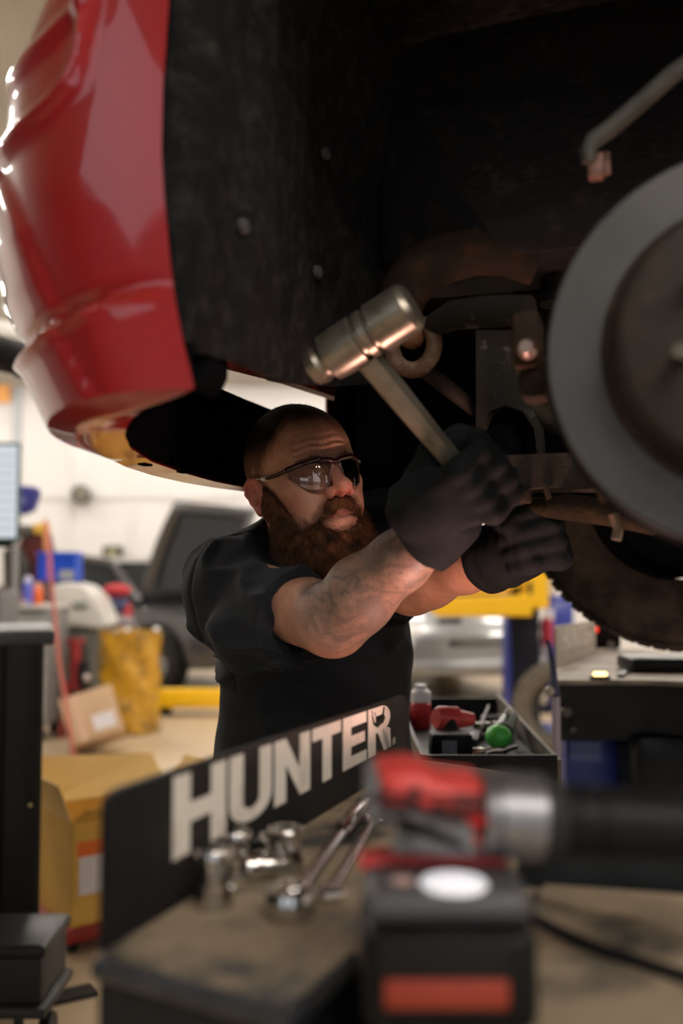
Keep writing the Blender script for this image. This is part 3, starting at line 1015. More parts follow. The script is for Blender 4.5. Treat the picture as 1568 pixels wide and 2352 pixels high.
# back wall fittings that can be made out behind the blur
struct('trim_1', MB().box((P(36, 900, 15.9).x, 15.97, 2.2), (.14, .06, 4.3)), mat('grey_trim', (.42, .44, .46), .5))
for i, px in enumerate((160, 300)):
    struct('trim_%d' % (i + 2), MB().box((P(px, 900, 15.9).x, 15.98, 2.2), (.07, .04, 4.3)), mat('pale_trim', (.70, .69, .67), .5))
struct('trim_4', MB().box((P(250, 1140, 15.9).x, 15.97, P(250, 1140, 15.9).z), (4.2, .04, .05)), mat('pale_trim', (.70, .69, .67), .5))
o = MB().box((0, 0, 0), (.55, .05, 2.2), bev=.01).build('wall_sign_board', orange_m)
o.location = P(-12, 770, 15.9); tag(o, 'plain orange board high on the white back wall beside the car bumper', 'board')
o = MB().box((0, 0, 0), (.62, .5, .30), bev=.02).build('heater_box', mat('grey_heater', (.030, .034, .032), .6))
o.location = P(-52, 118, 6.5); o.rotation_euler = (0, R(28), R(10)); tag(o, 'dark grey heater box hung from ceiling above the red bumper', 'heater')
hanger = MB()
for dx in (-.2, .2): hanger.cyl((dx, 0, .1), (dx - .10, 0, .34), .008, n=8)
parts(hanger, 'hanger_rod', blacksteel, o)
# black pipe with a pale one above, along the left
t = thing('exhaust_hose', 'thick black overhead exhaust hose running beside the red bumper', 'hose', P(-60, 800, 3.4))
c0 = Vector(t.location)
pts = [P(x, y, d) - c0 for x, y, d in ((-700, 700, 3.0), (-300, 762, 3.2), (-60, 796, 3.4), (60, 828, 3.55), (200, 868, 3.75), (420, 930, 4.2))]
MB().tube(pts, .062, 16).build('hose', mat('hose_rubber', (.01, .01, .011), .5, bump=(60, .4)), t)
b = MB()
for i in range(1, 5):
    dv = (pts[i + 1] - pts[i - 1]).normalized()
    b.lathe(pts[i] - dv * .025, pts[i] + dv * .025, [(0, .06), (.1, .068), (.9, .068), (1, .06)], 16)
parts(b, 'hose_clamp', blacksteel, t)
t = thing('wall_conduit', 'pale round pipe running just above the black hose', 'pipe', P(-60, 750, 6.5))
c0 = Vector(t.location)
MB().tube([P(x, y, 6.5) - c0 for x, y in ((-700, 640), (-60, 745), (100, 785), (330, 840))], .07, 14).build('pipe', mat('pale_pipe', (.72, .70, .66), .45), t)
b = MB()
for x, y in ((-60, 745), (60, 775)):
    c = P(x, y, 6.5) - c0; b.box(c + V(0, 0, .25), (.03, .03, .5))
parts(b, 'pipe_hanger', blacksteel, t)

# ceiling lamps: long tube fittings, seen and added
tube_m = mat('lamp_tube', (.9, .9, .9), .4, emit=((1.0, .93, .84), CEILING_LAMP))
house_m = mat('lamp_housing', (.75, .75, .74), .4)
house = MB().box((0, 0, .045), (1.5, .26, .05), bev=.01).mesh('lamp_housing', house_m)
tube = MB().cyl((-.70, 0, 0), (.70, 0, 0), .028, n=10).mesh('lamp_tube', tube_m)
n = 0
LAMPS = [(x, y) for x in (-6.0, -3.0, 0.2, 3.4, 6.6) for y in (5.0, 8.0, 11.0, 14.0)] + [(.9, -2.4), (2.6, -1.8), (2.6, -3.8), (.6, -4.4), (4.6, -3.0), (6.8, 1.6), (6.8, -1.4)]  # last seven are out of view, added to brighten foreground and far plate
for (x, y) in LAMPS:
    n += 1
    t = thing('ceiling_lamp', 'twin tube ceiling lamp in a white housing under the shop ceiling', 'ceiling lamp', (x, y, ZC - .10), 0.0, 'ceiling tube lamps')
    obj('housing', house, t)
    for dy in (-.07, .07):
        q = obj('tube', tube, t); q.location = (0, dy, 0)
# ------------------------------------------------------------------ the red car on the rack
CARO = Vector((.33, .75, 0)); CARROT = -math.atan2(.29, .957)
_cx = Vector((.957, -.29, 0)).normalized(); _cy = Vector((.29, .957, 0)).normalized()
def toC(p):
    q = Vector(p) - CARO; return Vector((q.dot(_cx), q.dot(_cy), q.z))
def toW(p): return CARO + _cx * p[0] + _cy * p[1] + Vector((0, 0, p[2]))
def CP(px, py, d): return toC(P(px, py, d))
def CT(px, py, t):
    """pixel ray on the car's lengthwise plane t metres in from its side"""
    a = toC(P(px, py, .5)); b_ = toC(P(px, py, 2.5))
    k = (t - a.y) / (b_.y - a.y); return a.lerp(b_, k)
def proj(w):
    r = np.asarray(w, float) - np.array((0, 0, CAMZ))
    f = r @ np.array((0, cP, sP)); u = r @ np.array((0, -sP, cP))
    return np.stack([784 + FPX * r[..., 0] / f, 1176 - FPX * u / f], -1)

car = thing('pickup_truck', 'red pickup truck raised on the rack with its wheel off and brake disc bare', 'truck', CARO, CARROT)
red_m = mat('red_paint', (.33, .003, .006), .35, coat=1.0, var=((.28, .004, .006), 3, .3, .7))
under_m = mat('liner_plastic', (.0065, .0065, .007), .9, var=((.024, .0232, .022), 42, .47, .72, 9), bump=(130, .8, .004), spec=.3)
black_in = mat('black_inner', (.005, .005, .006), .7, spec=.0)
rust_m = mat('rusty_steel', (.026, .017, .011), .8, var=((.075, .033, .014), 30, .5, .75, 8), bump=(160, .6, .003))
dirt_m = mat('dirty_steel', (.020, .018, .015), .8, var=((.14, .128, .105), 24, .58, .72, 8), bump=(120, .6, .003))
blackmetal = mat('chassis_black', (.012, .011, .011), .6, var=((.04, .035, .03), 30, .55, .8), bump=(90, .4))

# ---- front wing and bumper cover, one moulding wrapped round the corner
lipT = [(-200, 400), (0, 388), (100, 381), (200, 374), (350, 371), (450, 377), (600, 391), (700, 404), (800, 424), (850, 437), (890, 446)]
lz, ls = [], []
for y, x in lipT:
    c = CT(x, y, .0); lz.append(c.z); ls.append(-c.x)
lz, ls = np.array(lz)[::-1], np.array(ls)[::-1]
silT = [(-260, 250), (-120, 175), (0, 112), (100, 62), (180, 30), (250, 11), (350, 0), (480, -3), (600, 6), (700, 30), (760, 56), (830, 92), (900, 126), (950, 150), (985, 172)]
TW = .36
def plan(sl, D, n=26, T=TW):
    a = np.linspace(0, 1, n) ** 1.0 * math.pi / 2
    s = sl + (D - sl) * np.sin(a) ** .9
    t = T * (1 - np.cos(a) ** .9)
    return s, t
# solve how far forward the nose comes at each height, from the outline
zs_, Ds_ = [], []
for y, x in silT:
    d = 1.02
    for _ in range(6):
        z = P(x, y, d).z
        sl = float(np.interp(z, lz, ls))
        lo_, hi_ = sl + .02, sl + .8
        for _ in range(22):
            D = (lo_ + hi_) / 2
            s, t = plan(sl, D, 60)
            W = np.array([tuple(toW((-a, c, z))) for a, c in zip(s, t)])
            pp = proj(W)
            k = int(np.argmin(pp[:, 0]))
            if pp[k, 0] < x: hi_ = D
            else: lo_ = D
        d = W[k, 1]
    zs_.append(z); Ds_.append(D)
o_ = np.argsort(zs_); zs_ = np.array(zs_)[o_]; Ds_ = np.array(Ds_)[o_]
def Dz(z): return np.interp(z, zs_, Ds_)
# bottom flange, traced at its own height
ZB = 1.40
outer = [toC(PZ(x, y, ZB)) for x, y in ((172, 992), (200, 1021), (240, 1049), (290, 1073), (350, 1092), (420, 1108), (490, 1120), (560, 1129))]
outer = [(-p.x, p.y) for p in outer] + [(.80, .98), (.785, 1.15)]
inner3 = [CT(x, y, t) for x, y, t in ((444, 889, .008), (432, 902, .02), (405, 914, .045), (370, 924, .075), (335, 938, .105), (305, 958, .135))]
inner3 = [Vector((p.x, p.y, min(p.z, ZB + .03))) for p in inner3]
inner3 += [toC(PZ(x, y, ZB + .006)) for x, y in ((289, 983), (286, 1000), (300, 1031), (350, 1062), (420, 1086), (490, 1106), (560, 1120))]
inner3 += [Vector((-.772, .98, ZB + .006)), Vector((-.757, 1.15, ZB + .006))]
outer3 = [Vector((inner3[0].x - .004, .004, inner3[0].z - .004)), Vector((-.52, .012, ZB + .010)), Vector((-.585, .035, ZB + .002)), Vector((-.64, .075, ZB)), Vector((-.685, .135, ZB))] + [Vector((-a, c, ZB)) for a, c in outer[1:]]
rows = []
zr = np.concatenate([np.linspace(1.96, 1.418, 100)])
NU = 64
for z in zr:
    sl = float(np.interp(z, lz, ls)); D = float(Dz(z))
    s, t = plan(sl, D, NU)
    rows.append(np.array([(-a, c, z) for a, c in zip(s, t)]))
G = np.array(rows)                              # rows x NU x 3
# swage lines: relief pressed into the panel
Wp = np.array([[tuple(toW(p)) for p in r] for r in G])
pix = proj(Wp)
du = np.gradient(G, axis=1); dv = np.gradient(G, axis=0)
nrm = np.cross(du, dv); nrm /= np.linalg.norm(nrm, axis=2)[..., None] + 1e-9
ctr = np.array((0.0, .5, 1.7))
flip = np.sign(((G - ctr) * nrm).sum(axis=2)); nrm *= flip[..., None]
flat = pix.reshape(-1, 2)
def bumpline(pts, fn):
    d, par = poly_dist(flat, pts)
    p = np.array(pts, float)
    i = np.clip(par.astype(int), 0, len(p) - 2)
    ab = p[i + 1] - p[i]; r = flat - p[i]
    sd = np.where(ab[:, 0] * r[:, 1] - ab[:, 1] * r[:, 0] > 0, d, -d)   # + on the side below/right
    return fn(sd).reshape(pix.shape[:2])
rel = np.zeros(pix.shape[:2])
up_line = [(-120, 440), (-40, 395), (10, 350), (60, 288), (120, 238), (160, 190), (182, 130), (192, 60), (205, -40), (240, -220)]
rel += bumpline(up_line, lambda s: .010 * np.exp(-(s / 20) ** 2) + .006 * sstep(-30, 10, s) - .004)
up2 = [(-60, 300), (20, 190), (60, 130), (120, 70), (190, 0), (240, -80)]
rel += bumpline(up2, lambda s: .008 * np.exp(-(s / 16) ** 2))
lo_line = [(40, 850), (95, 800), (130, 765), (180, 732), (240, 705), (320, 684), (400, 668), (480, 655)]
rel += bumpline(lo_line, lambda s: .016 * sstep(-26, 8, s) + .004 * np.exp(-((s - 12) / 14) ** 2) - .005 * np.exp(-((s + 26) / 14) ** 2))
mid_line = [(15, 420), (40, 480), (75, 580), (110, 660), (150, 730)]
rel += bumpline(mid_line, lambda s: .006 * sstep(-18, 12, s))
rel *= np.minimum(1, np.linspace(0, 6, NU))[None]
G = G + nrm * rel[..., None]
b = MB()
rows = [[Vector(p) for p in r] for r in G]
# roll under into the bottom flange
last = G[-1]
S_out = np.array(outer); 
def resample(pts, n):
    p = np.array(pts, float); L_ = np.concatenate([[0], np.cumsum(np.linalg.norm(np.diff(p, axis=0), axis=1))])
    u = np.linspace(0, L_[-1], n); return np.stack([np.interp(u, L_, p[:, i]) for i in range(p.shape[1])], 1)
b.grid(rows)
bumper = b.build('bumper_cover', [red_m, black_in], car, angle=60)
md = bumper.modifiers.new('thick', 'SOLIDIFY'); md.thickness = .005; md.offset = -1; md.material_offset = 1; md.material_offset_rim = 1
es = bumper.modifiers.new('edges', 'EDGE_SPLIT'); es.split_angle = R(50)
# lower lip: corner wraps under, then the valance runs on across the nose
b = MB()
low_edge = [Vector(p) for p in last]
tailv = [Vector((-(a + .004), c, 1.418)) for a, c in outer if c > TW + .02]
NV = 80
def rs3(pts): return [Vector(q) for q in resample([tuple(p) for p in pts], NV)]
r0 = rs3(low_edge + tailv); r3 = rs3(outer3); r5 = rs3(inner3)
topc = [(-p.x, p.y) for p in r0]; inn = [(-p.x, p.y) for p in r5]; innz = [p.z for p in r5]
r1 = [a.lerp(c, .3) + V(0, 0, -.35 * (a.z - c.z) * .5) for a, c in zip(r0, r3)]
r2 = [a.lerp(c, .68) + V(0, 0, -.25 * (a.z - c.z) * .5) for a, c in zip(r0, r3)]
r4 = [a.lerp(c, .5) for a, c in zip(r3, r5)]
rr = [p + V(-.003, .0, .022) for p in r5]
b.grid([r0, r1, r2, r3, r4, r5, rr])
lower = b.build('bumper_valance', red_m, car, angle=60)
# square clip holes in the valance
b = MB()
for x, y in ((333, 1067), (421, 1084)):
    c = toC(PZ(x, y, ZB - .001)); b.box(c, (.012, .02, .003))
parts(b, 'clip_hole', black_in, lower)
# black inner wall of the nose above the valance
b = MB()
topz = [interp(t, [.0, .1, .2, .35, .6, .9, 1.2], [1.46, 1.49, 1.53, 1.56, 1.568, 1.565, 1.56]) for s, t in inn]
i0 = [Vector((-(c[0] - .0), c[1], z_ + .003)) for c, z_ in zip(inn, innz)]
i1 = [Vector((-(c[0] + .008), c[1], z_ + .03)) for c, z_ in zip(inn, innz)]
i2 = [Vector((-(c[0] + .003), c[1], ZB + .055 + .3 * (tz - ZB - .06))) for c, tz in zip(inn, topz)]
i3 = [Vector((-(c[0] + .004), c[1], tz)) for c, tz in zip(inn, topz)]
b.grid([i0, i1, i2, i3])
o = b.build('undertray', black_in, car, angle=50); md = o.modifiers.new('t', 'SOLIDIFY'); md.thickness = .006
b = MB()
br = [CP(x, y, .985) for x, y in ((425, 770), (470, 788), (478, 815), (476, 850), (462, 880), (440, 895))]
b.add(br + [p + V(0, .05, 0) for p in br], [list(range(6)), [11, 10, 9, 8, 7, 6]] + [[i, 6 + i, 6 + (i + 1) % 6, (i + 1) % 6] for i in range(6)])
b.build('lip_bracket', black_in, car, smooth=False)
# outer skin of the nose between valance and grille
b = MB()
j0 = [Vector((-s, t, 1.418)) for s, t in topc if t > .30]
j1 = [Vector((-(s - .004), t, 1.535)) for s, t in topc if t > .30]
b.grid([j0, j1]); o = b.build('bumper_front', red_m, car); md = o.modifiers.new('t', 'SOLIDIFY'); md.thickness = .004

# ---- wheel arch liner
b = MB()
def liner_s(z):      # distance ahead of the hub of the front wall
    return interp(z, [1.40, 1.47, 1.6, 1.8, 1.95, 2.05, 2.12], [.525, .512, .498, .485, .455, .44, .42])
rows = []
for z in np.linspace(1.462, 2.05, 34):
    row = []
    for t in np.linspace(.010, .645, 48):
        s = liner_s(z) - .045 * float(sstep(.30, .62, t)) + .05 * float(sstep(.035, .012, t))
        s += .010 * math.exp(-((t - .115) / .008) ** 2) - .012 * sstep(.10, .13, t) + .014 * sstep(.275, .285, t) + .05 * sstep(.40, .5, t) * 0
        s += .004 * math.sin(t * 30 + z * 9) * .4
        zz = z
        zb = interp(t, [-.01, .03, .12, .3, .45, .64], [1.462, 1.468, 1.474, 1.484, 1.505, 1.545])
        zz = zb + (z - 1.462) * (2.05 - zb) / (2.05 - 1.462)
        s = s - liner_s(z) + liner_s(zz)
        row.append(Vector((-s, t, zz)))
    rows.append(row)
b.grid(rows)
# bottom return of the front wall
b.grid([[Vector((p.x, p.y, p.z)) for p in rows[0]], [Vector((p.x - .012, p.y, p.z + .002)) for p in rows[0]], [Vector((p.x - .02, p.y, p.z + .03)) for p in rows[0]]])
# roof over the wheel and down behind it
rr = []
for a in np.linspace(0, math.pi * .95, 30):
    s = .18 + .32 * math.cos(a) - .18 * (a / math.pi) ; z = 2.05 + .10 * math.sin(a) - (.45 * max(0, a - 2.0))
    rr.append([Vector((-(math.cos(a) * .45 - .02), t, 2.0 + .03 * math.sin(a) - .5 * max(0, (a - 2.2)))) for t in np.linspace(-.004, .66, 14)])
b.grid(rr)
liner = b.build('arch_liner', under_m, car, angle=50)
md = liner.modifiers.new('t', 'SOLIDIFY'); md.thickness = .004
# inboard wall of the arch with its cut-out for the suspension
edge_px = [(872, 700), (893, 685), (903, 650), (920, 622), (955, 590), (1010, 556), (1080, 523), (1150, 500), (1200, 484), (1212, 440), (1216, 390), (1228, 320), (1245, 262), (1270, 224), (1320, 206), (1400, 200), (1568, 195), (1900, 190)]
T_IN = .63
ed = [CT(x, y, T_IN) for x, y in edge_px]
wallp = [(-(-p.x), p.z) for p in ed]
b = MB()
top = [Vector((p.x, T_IN, 2.03)) for p in ed]
bot = [Vector((p.x, T_IN + .004 * math.sin(i * 1.7), p.z)) for i, p in enumerate(ed)]
rim = [Vector((p.x + .004, T_IN + .025, p.z + .012)) for p in ed]
mids = []
for k in range(1, 10):
    f = k / 10
    mids.append([a.lerp(c, f) + Vector((0, .006 * math.sin(i * .9 + k), 0)) for i, (a, c) in enumerate(zip(top, bot))])
b.grid([top] + mids + [bot, rim])
o = b.build('inner_liner', under_m, car, angle=50); md = o.modifiers.new('t', 'SOLIDIFY'); md.thickness = .003
# raised seam clips on the liner
b = MB()
for x, y, t in ((962, 168, .63), (768, 345, .36), (985, 372, .63), (745, 620, .36), (505, 520, .12)):
    c = CT(x, y, t - .006); n_ = V(.3, -1, 0)
    if t < .45: c = Vector((-(liner_s(c.z) - .012), t, c.z)); n_ = V(1, -.2, 0)
    n_.normalize(); b.lathe(c - n_ * .003, c + n_ * .004, [(0, .009), (.7, .008), (1, .004)], 12)
parts(b, 'clip', mat('clip_grey', (.045, .045, .045), .6), liner)

# ---- grille between the corners, the far corner and the lamps
def nose_s(t, z): return float(Dz(min(z, 1.93))) + .06 * (1 - ((t - .95) / .59) ** 2)
b = MB(); b.grid([[Vector((-nose_s(t, z), t, z)) for t in np.linspace(.36, 1.54, 16)] for z in np.linspace(1.70, 1.965, 8)])
o = b.build('grille_panel', red_m, car, angle=60); md = o.modifiers.new('t', 'SOLIDIFY'); md.thickness = .012
b = MB()
for z in (1.74, 1.79, 1.84, 1.89):
    b.tube([Vector((-nose_s(t, z) - .008, t, z)) for t in np.linspace(.62, 1.28, 12)], .014, 8)
parts(b, 'grille_bar', black_in, o)
b = MB()
for t in (.47, 1.43): b.sphere((-nose_s(t, 1.84) + .005, t, 1.84), .085, 18, 10, sc=(.4, 1.1, .9))
parts(b, 'headlamp', mat('headlamp_clear', (.80, .80, .78), .08, .1, coat=1.0), o)
mir = bumper.data.copy()
for v in mir.vertices: v.co.y = 1.9 - v.co.y
mir.flip_normals()
o = obj('bumper_cover', mir, car); md = o.modifiers.new('thick', 'SOLIDIFY'); md.thickness = .005; md.offset = -1; md.material_offset = 1
# ---- bonnet, cab and engine mass above (mostly out of sight, they keep the light off)
b = MB()
prof = [(.70, 1.97), (.66, 2.03), (.4, 2.08), (-.2, 2.13), (-.75, 2.16)]
rows = []
for s, z in prof:
    rows.append([Vector((-s, t, z - .05 * abs(2 * (t - .95) / 1.9) ** 3)) for t in np.linspace(.0, 1.9, 14)])
b.grid(rows); o = b.build('bonnet', red_m, car, angle=60); md = o.modifiers.new('t', 'SOLIDIFY'); md.thickness = .02
b = MB()
arch = [(-.75, 1.50), (-.60, 1.50)]
pp = [(-.75, 1.48), (-.56, 1.48)]
aa = [(-.54 + 1.04 * (1 - math.cos(a)) / 2, 1.62 + .36 * math.sin(a)) for a in np.linspace(.15, math.pi - 1.0, 12)] + [(.40, 1.962), (.50, 1.958)]
poly = [(-.75, 1.45), (-.54, 1.45)] + aa + [(.60, 1.965), (.60, 1.99), (.4, 2.03), (-.75, 2.12)]
b.prism([(-s, z) for s, z in poly], (0, .0, 0), (1, 0, 0), (0, 0, 1), (0, .012, 0))
b.build('front_wing', red_m, car)
b = MB()
poly = [(-.75, 1.42), (-3.9, 1.42), (-3.9, 2.2), (-2.6, 2.2), (-2.55, 2.75), (-1.5, 2.78), (-.95, 2.22), (-.75, 2.2)]
b.prism([(-s, z) for s, z in poly], (0, .0, 0), (1, 0, 0), (0, 0, 1), (0, 1.9, 0))
b.build('cab', red_m, car)
b = MB(); b.prism([(1.02, 2.26), (1.55, 2.70), (2.45, 2.68), (2.48, 2.26)], (0, -.004, 0), (1, 0, 0), (0, 0, 1), (0, .004, 0)); b.build('side_window', mat('dark_glass', (.01, .012, .014), .08), car)
b = MB()
b.box((-.02, 1.0, 1.93), (.95, .85, .38), bev=.04)
b.box((-.0, 1.0, 1.78), (.5, .5, .2), bev=.03)
b.build('engine', blackmetal, car)
b = MB()
b.grid([[Vector((-s, t, z)) for t in np.linspace(.86, 1.75, 8)] for s, z in ((.60, 1.41), (.64, 1.43), (.62, 1.55), (.60, 1.72), (.58, 1.95))])
b.box((-.56, 1.28, 1.62), (.06, .8, .36), bev=.02)
b.cyl((-.53, 1.28, 1.62), (-.49, 1.28, 1.62), .15, n=24)
b.build('radiator_shroud', black_in, car)
# red body crossmember that shows above the valance
c0, c1 = CP(455, 812, 1.36), CP(772, 908, 2.0)
b = MB(); b.tube([c0, c0.lerp(c1, .5) + V(0, 0, .004), c1, c1 + (c1 - c0) * .4], .017, 8, flat=.7)
b.tube([c0 + V(0, 0, .03), c0.lerp(c1, .5) + V(0, 0, .045), c1 + V(0, 0, .04)], .022, 8)
b.build('crossmember', [mat('red_primer', (.16, .012, .010), .5)], car)

# ---- brake disc, hub, knuckle
hub = toC((.358, .85, 1.447)); hub = Vector((hub.x, hub.y, hub.z)); ax = V(0, 1, 0)
disc_m = mat('disc_iron', (.115, .11, .107), .42, .85, var=((.09, .088, .086), 14, .3, .7), bump=(240, .12, .001))
b = MB()
RD = .178
b.lathe(hub - ax * .006, hub + ax * .020, [(0, RD * .73), (0, RD * .985), (.08, RD), (.32, RD), (.34, RD * .985), (.66, RD * .985), (.68, RD), (.95, RD), (1, RD * .98), (1, RD * .6)], 96, cap=False)
disc = b.build('brake_disc', disc_m, car, angle=30)
b = MB()
b.lathe(hub - ax * .060, hub + ax * .004, [(0, .028), (0, RD * .60), (.06, RD * .64), (.12, RD * .655), (.78, RD * .69), (.86, RD * .74), (1, RD * .74)], 72, cap=False)
hat = b.build('disc_hat', mat('disc_hat', (.030, .022, .016), .65, .2, var=((.075, .045, .028), 22, .5, .75), bump=(120, .4, .002)), disc, angle=30)
b = MB()
b.lathe(hub - ax * .092, hub - ax * .055, [(0, .0), (0, .026), (.2, .032), (.9, .034), (1, .038)], 36, cap=False)
b.build('hub_cap', mat('hub_grease', (.10, .09, .07), .35, .6), disc)
b = MB()
for k in range(6):
    a = k * math.pi / 3 + .3
    c = hub + V(math.cos(a) * .068, 0, math.sin(a) * .068)
    b.cyl(c - ax * .095, c - ax * .055, .0068, n=10)
parts(b, 'wheel_stud', mat('stud_steel', (.14, .12, .09), .4, .8), disc)
# ---- backing shield, knuckle and caliper bracket behind the disc
b = MB()
b.lathe(hub + ax * .030, hub + ax * .036, [(0, .05), (0, RD * 1.02), (1, RD * 1.02), (1, .05)], 64, cap=False)
b.build('dust_shield', blackmetal, car)
b = MB()
b.lathe(hub + ax * .03, hub + ax * .12, [(0, .07), (.4, .062), (1, .05)], 24)
b.tube([hub + V(-.06, .08, .02), hub + V(-.115, .09, .02), hub + V(-.125, .10, -.08), hub + V(-.115, .105, -.12)], [.035, .034, .03, .022], 12)
b.build('steering_knuckle', rust_m, car, angle=60)
b = MB()
p0 = CP(1212, 762, 1.06); p1 = CP(1212, 830, 1.06)
b.box(p0.lerp(p1, .4), (.030, .05, .062), bev=.008)
b.box(CP(1228, 872, 1.07), (.03, .05, .05), bev=.01)
b.build('caliper_bracket', rust_m, car)
b = MB(); c = CP(1212, 806, 1.03); b.lathe(c, c + V(0, -.02, 0), [(0, .010), (.7, .010), (1, .007)], 12)
b.build('caliper_bolt', mat('bolt_bright', (.42, .30, .26), .35, .7), car)

# ---- upper control arm: broad arch of pressed steel
arch = [(912, 735), (925, 672), (962, 622), (1020, 590), (1090, 572), (1165, 575), (1235, 598)]
b = MB()
b.tube([CP(x, y, 1.36 + .0 * i) for i, (x, y) in enumerate(arch)], [.022, .028, .030, .030, .030, .030, .030], 14, flat=1.3)
b.build('upper_control_arm', rust_m, car, angle=60)
b = MB()
b.tube([CP(x, y, d) for x, y, d in ((985, 752, 1.30), (1040, 724, 1.26), (1120, 716, 1.22), (1215, 712, 1.18))], [.014, .019, .020, .018], 14)
b.build('frame_bracket', dirt_m, car, angle=60)
# hooked bush at the end of the arm
b = MB()
c = CP(948, 792, 1.30)
b.tube([c + V(.022 * math.cos(a) * 1.3, 0, .026 * math.sin(a) * 1.3) for a in np.linspace(R(-200), R(60), 16)], .011, 10)
b.build('bush_clamp', mat('rust_light', (.10, .05, .025), .7, var=((.24, .16, .12), 45, .5, .7), bump=(200, .6, .002)), car, angle=60)
b = MB(); b.lathe(CP(945, 735, 1.30), CP(945, 800, 1.30), [(0, .017), (.7, .0165), (.9, .013), (1, .006)], 16)
b.build('rubber_bush', mat('rust_orange', (.16, .06, .018), .6, bump=(150, .5, .002)), car)
# upright plate with an arched cut-out at its foot
pts = [(1092, 758), (1186, 758), (1190, 905), (1218, 928), (1240, 975), (1246, 1050), (1234, 1050), (1226, 985), (1200, 945), (1160, 930), (1122, 945), (1100, 985), (1096, 1050), (1090, 1050), (1093, 930)]
b = MB()
p2 = [CP(x, y, 1.34) for x, y in pts]
o0 = p2[0]
ux = (CP(1186, 758, 1.34) - o0); uz = V(0, 0, 1)
b.prism([((p - o0).dot(ux.normalized()), (p - o0).z) for p in p2], o0, ux.normalized(), uz, V(0, .05, 0))
b.build('strut_fork', dirt_m, car)
b = MB(); b.cyl(CP(1160, 1050, 1.40), CP(1160, 800, 1.40), .03, n=16); b.build('damper_rod', black_in, car)
b = MB(); b.cyl(CP(1290, 700, 1.42), CP(1310, 250, 1.42), .032, n=18); b.build('damper', blackmetal, car)
# lower crossmember, arm and brackets
b = MB()
pa, pb = CP(1130, 1085, 1.30), CP(1420, 1080, 1.34)
b.prism([(0, -.020), (.0, .022), (.16, .026), (.22, .020), (.22, -.024)], pa, (pb - pa).normalized(), (0, 0, 1), (0, .09, 0))
b.build('subframe', mat('frame_brown', (.022, .017, .013), .8, var=((.045, .036, .028), 30, .5, .7), bump=(120, .5)), car)
b = MB(); b.box(CP(1200, 1140, 1.31), (.022, .03, .018), bev=.003); b.cyl(CP(1252, 1118, 1.31), CP(1262, 1146, 1.31), .004, n=8)
parts(b, 'subframe_bolt', rust_m, car)
b = MB()
b.tube([CP(1215, 1170, 1.36), CP(1300, 1165, 1.33), CP(1400, 1178, 1.30), CP(1500, 1200, 1.24), hub + V(-.03, .12, -.13)], [.016, .022, .022, .02, .018], 12, flat=.8)
b.build('lower_control_arm', mat('yellow_dirt', (.024, .016, .006), .85, var=((.013, .009, .005), 35, .4, .6), bump=(110, .7)), car, angle=60)
b = MB(); b.tube([CP(955, 835, 1.34), CP(1020, 885, 1.36), CP(1092, 940, 1.38)], .011, 10); b.build('tie_rod', mat('tie_rod_brown', (.022, .016, .012), .7), car)
b = MB(); b.tube([CP(1408, 1180, 1.16), CP(1420, 1215, 1.16), CP(1414, 1240, 1.16)], .006, 8); b.build('brake_line', mat('line_metal', (.26, .19, .14), .4, .6), car)
# anti-roll bar with its drop link
b = MB()
b.tube([CP(1352, 372, 1.0), CP(1349, 345, 1.0), CP(1362, 322, 1.0), CP(1400, 296, 1.0), CP(1470, 236, .99), CP(1545, 170, .98), CP(1700, 60, .96), toC((.52, 1.05, 1.86)), toC((.62, 1.38, 1.88))], [.007, .0085, .0095, .0095, .0095, .0095, .0095, .0095, .0095], 12)
bar = b.build('anti_roll_bar', mat('bar_grey', (.065, .063, .050), .7, var=((.035, .033, .028), 30, .4, .7)), car, angle=60)
b = MB(); b.box(CP(1368, 383, 1.02), (.016, .02, .026), bev=.003); b.cyl(CP(1390, 352, 1.03), CP(1392, 400, 1.03), .005, n=10)
b.build('drop_link', mat('copper_rust', (.27, .14, .11), .6, var=((.16, .07, .05), 80, .4, .6)), bar)
# dark gearbox and sump further under
b = MB()
b.box((.15, 1.05, 1.70), (.9, .5, .34), bev=.05)
b.box((.02, .62, 1.80), (.95, .2, .24), bev=.03)
b.build('gearbox', blackmetal, car)

b = MB()
q0_, q1_ = CP(850, 1128, 2.0), CP(1420, 600, 2.05)
b.box(((q0_.x + q1_.x) / 2, 1.34, (q0_.z + q1_.z) / 2), (q1_.x - q0_.x, .16, q1_.z - q0_.z), bev=.03)
b.build('frame_rail', black_in, car)
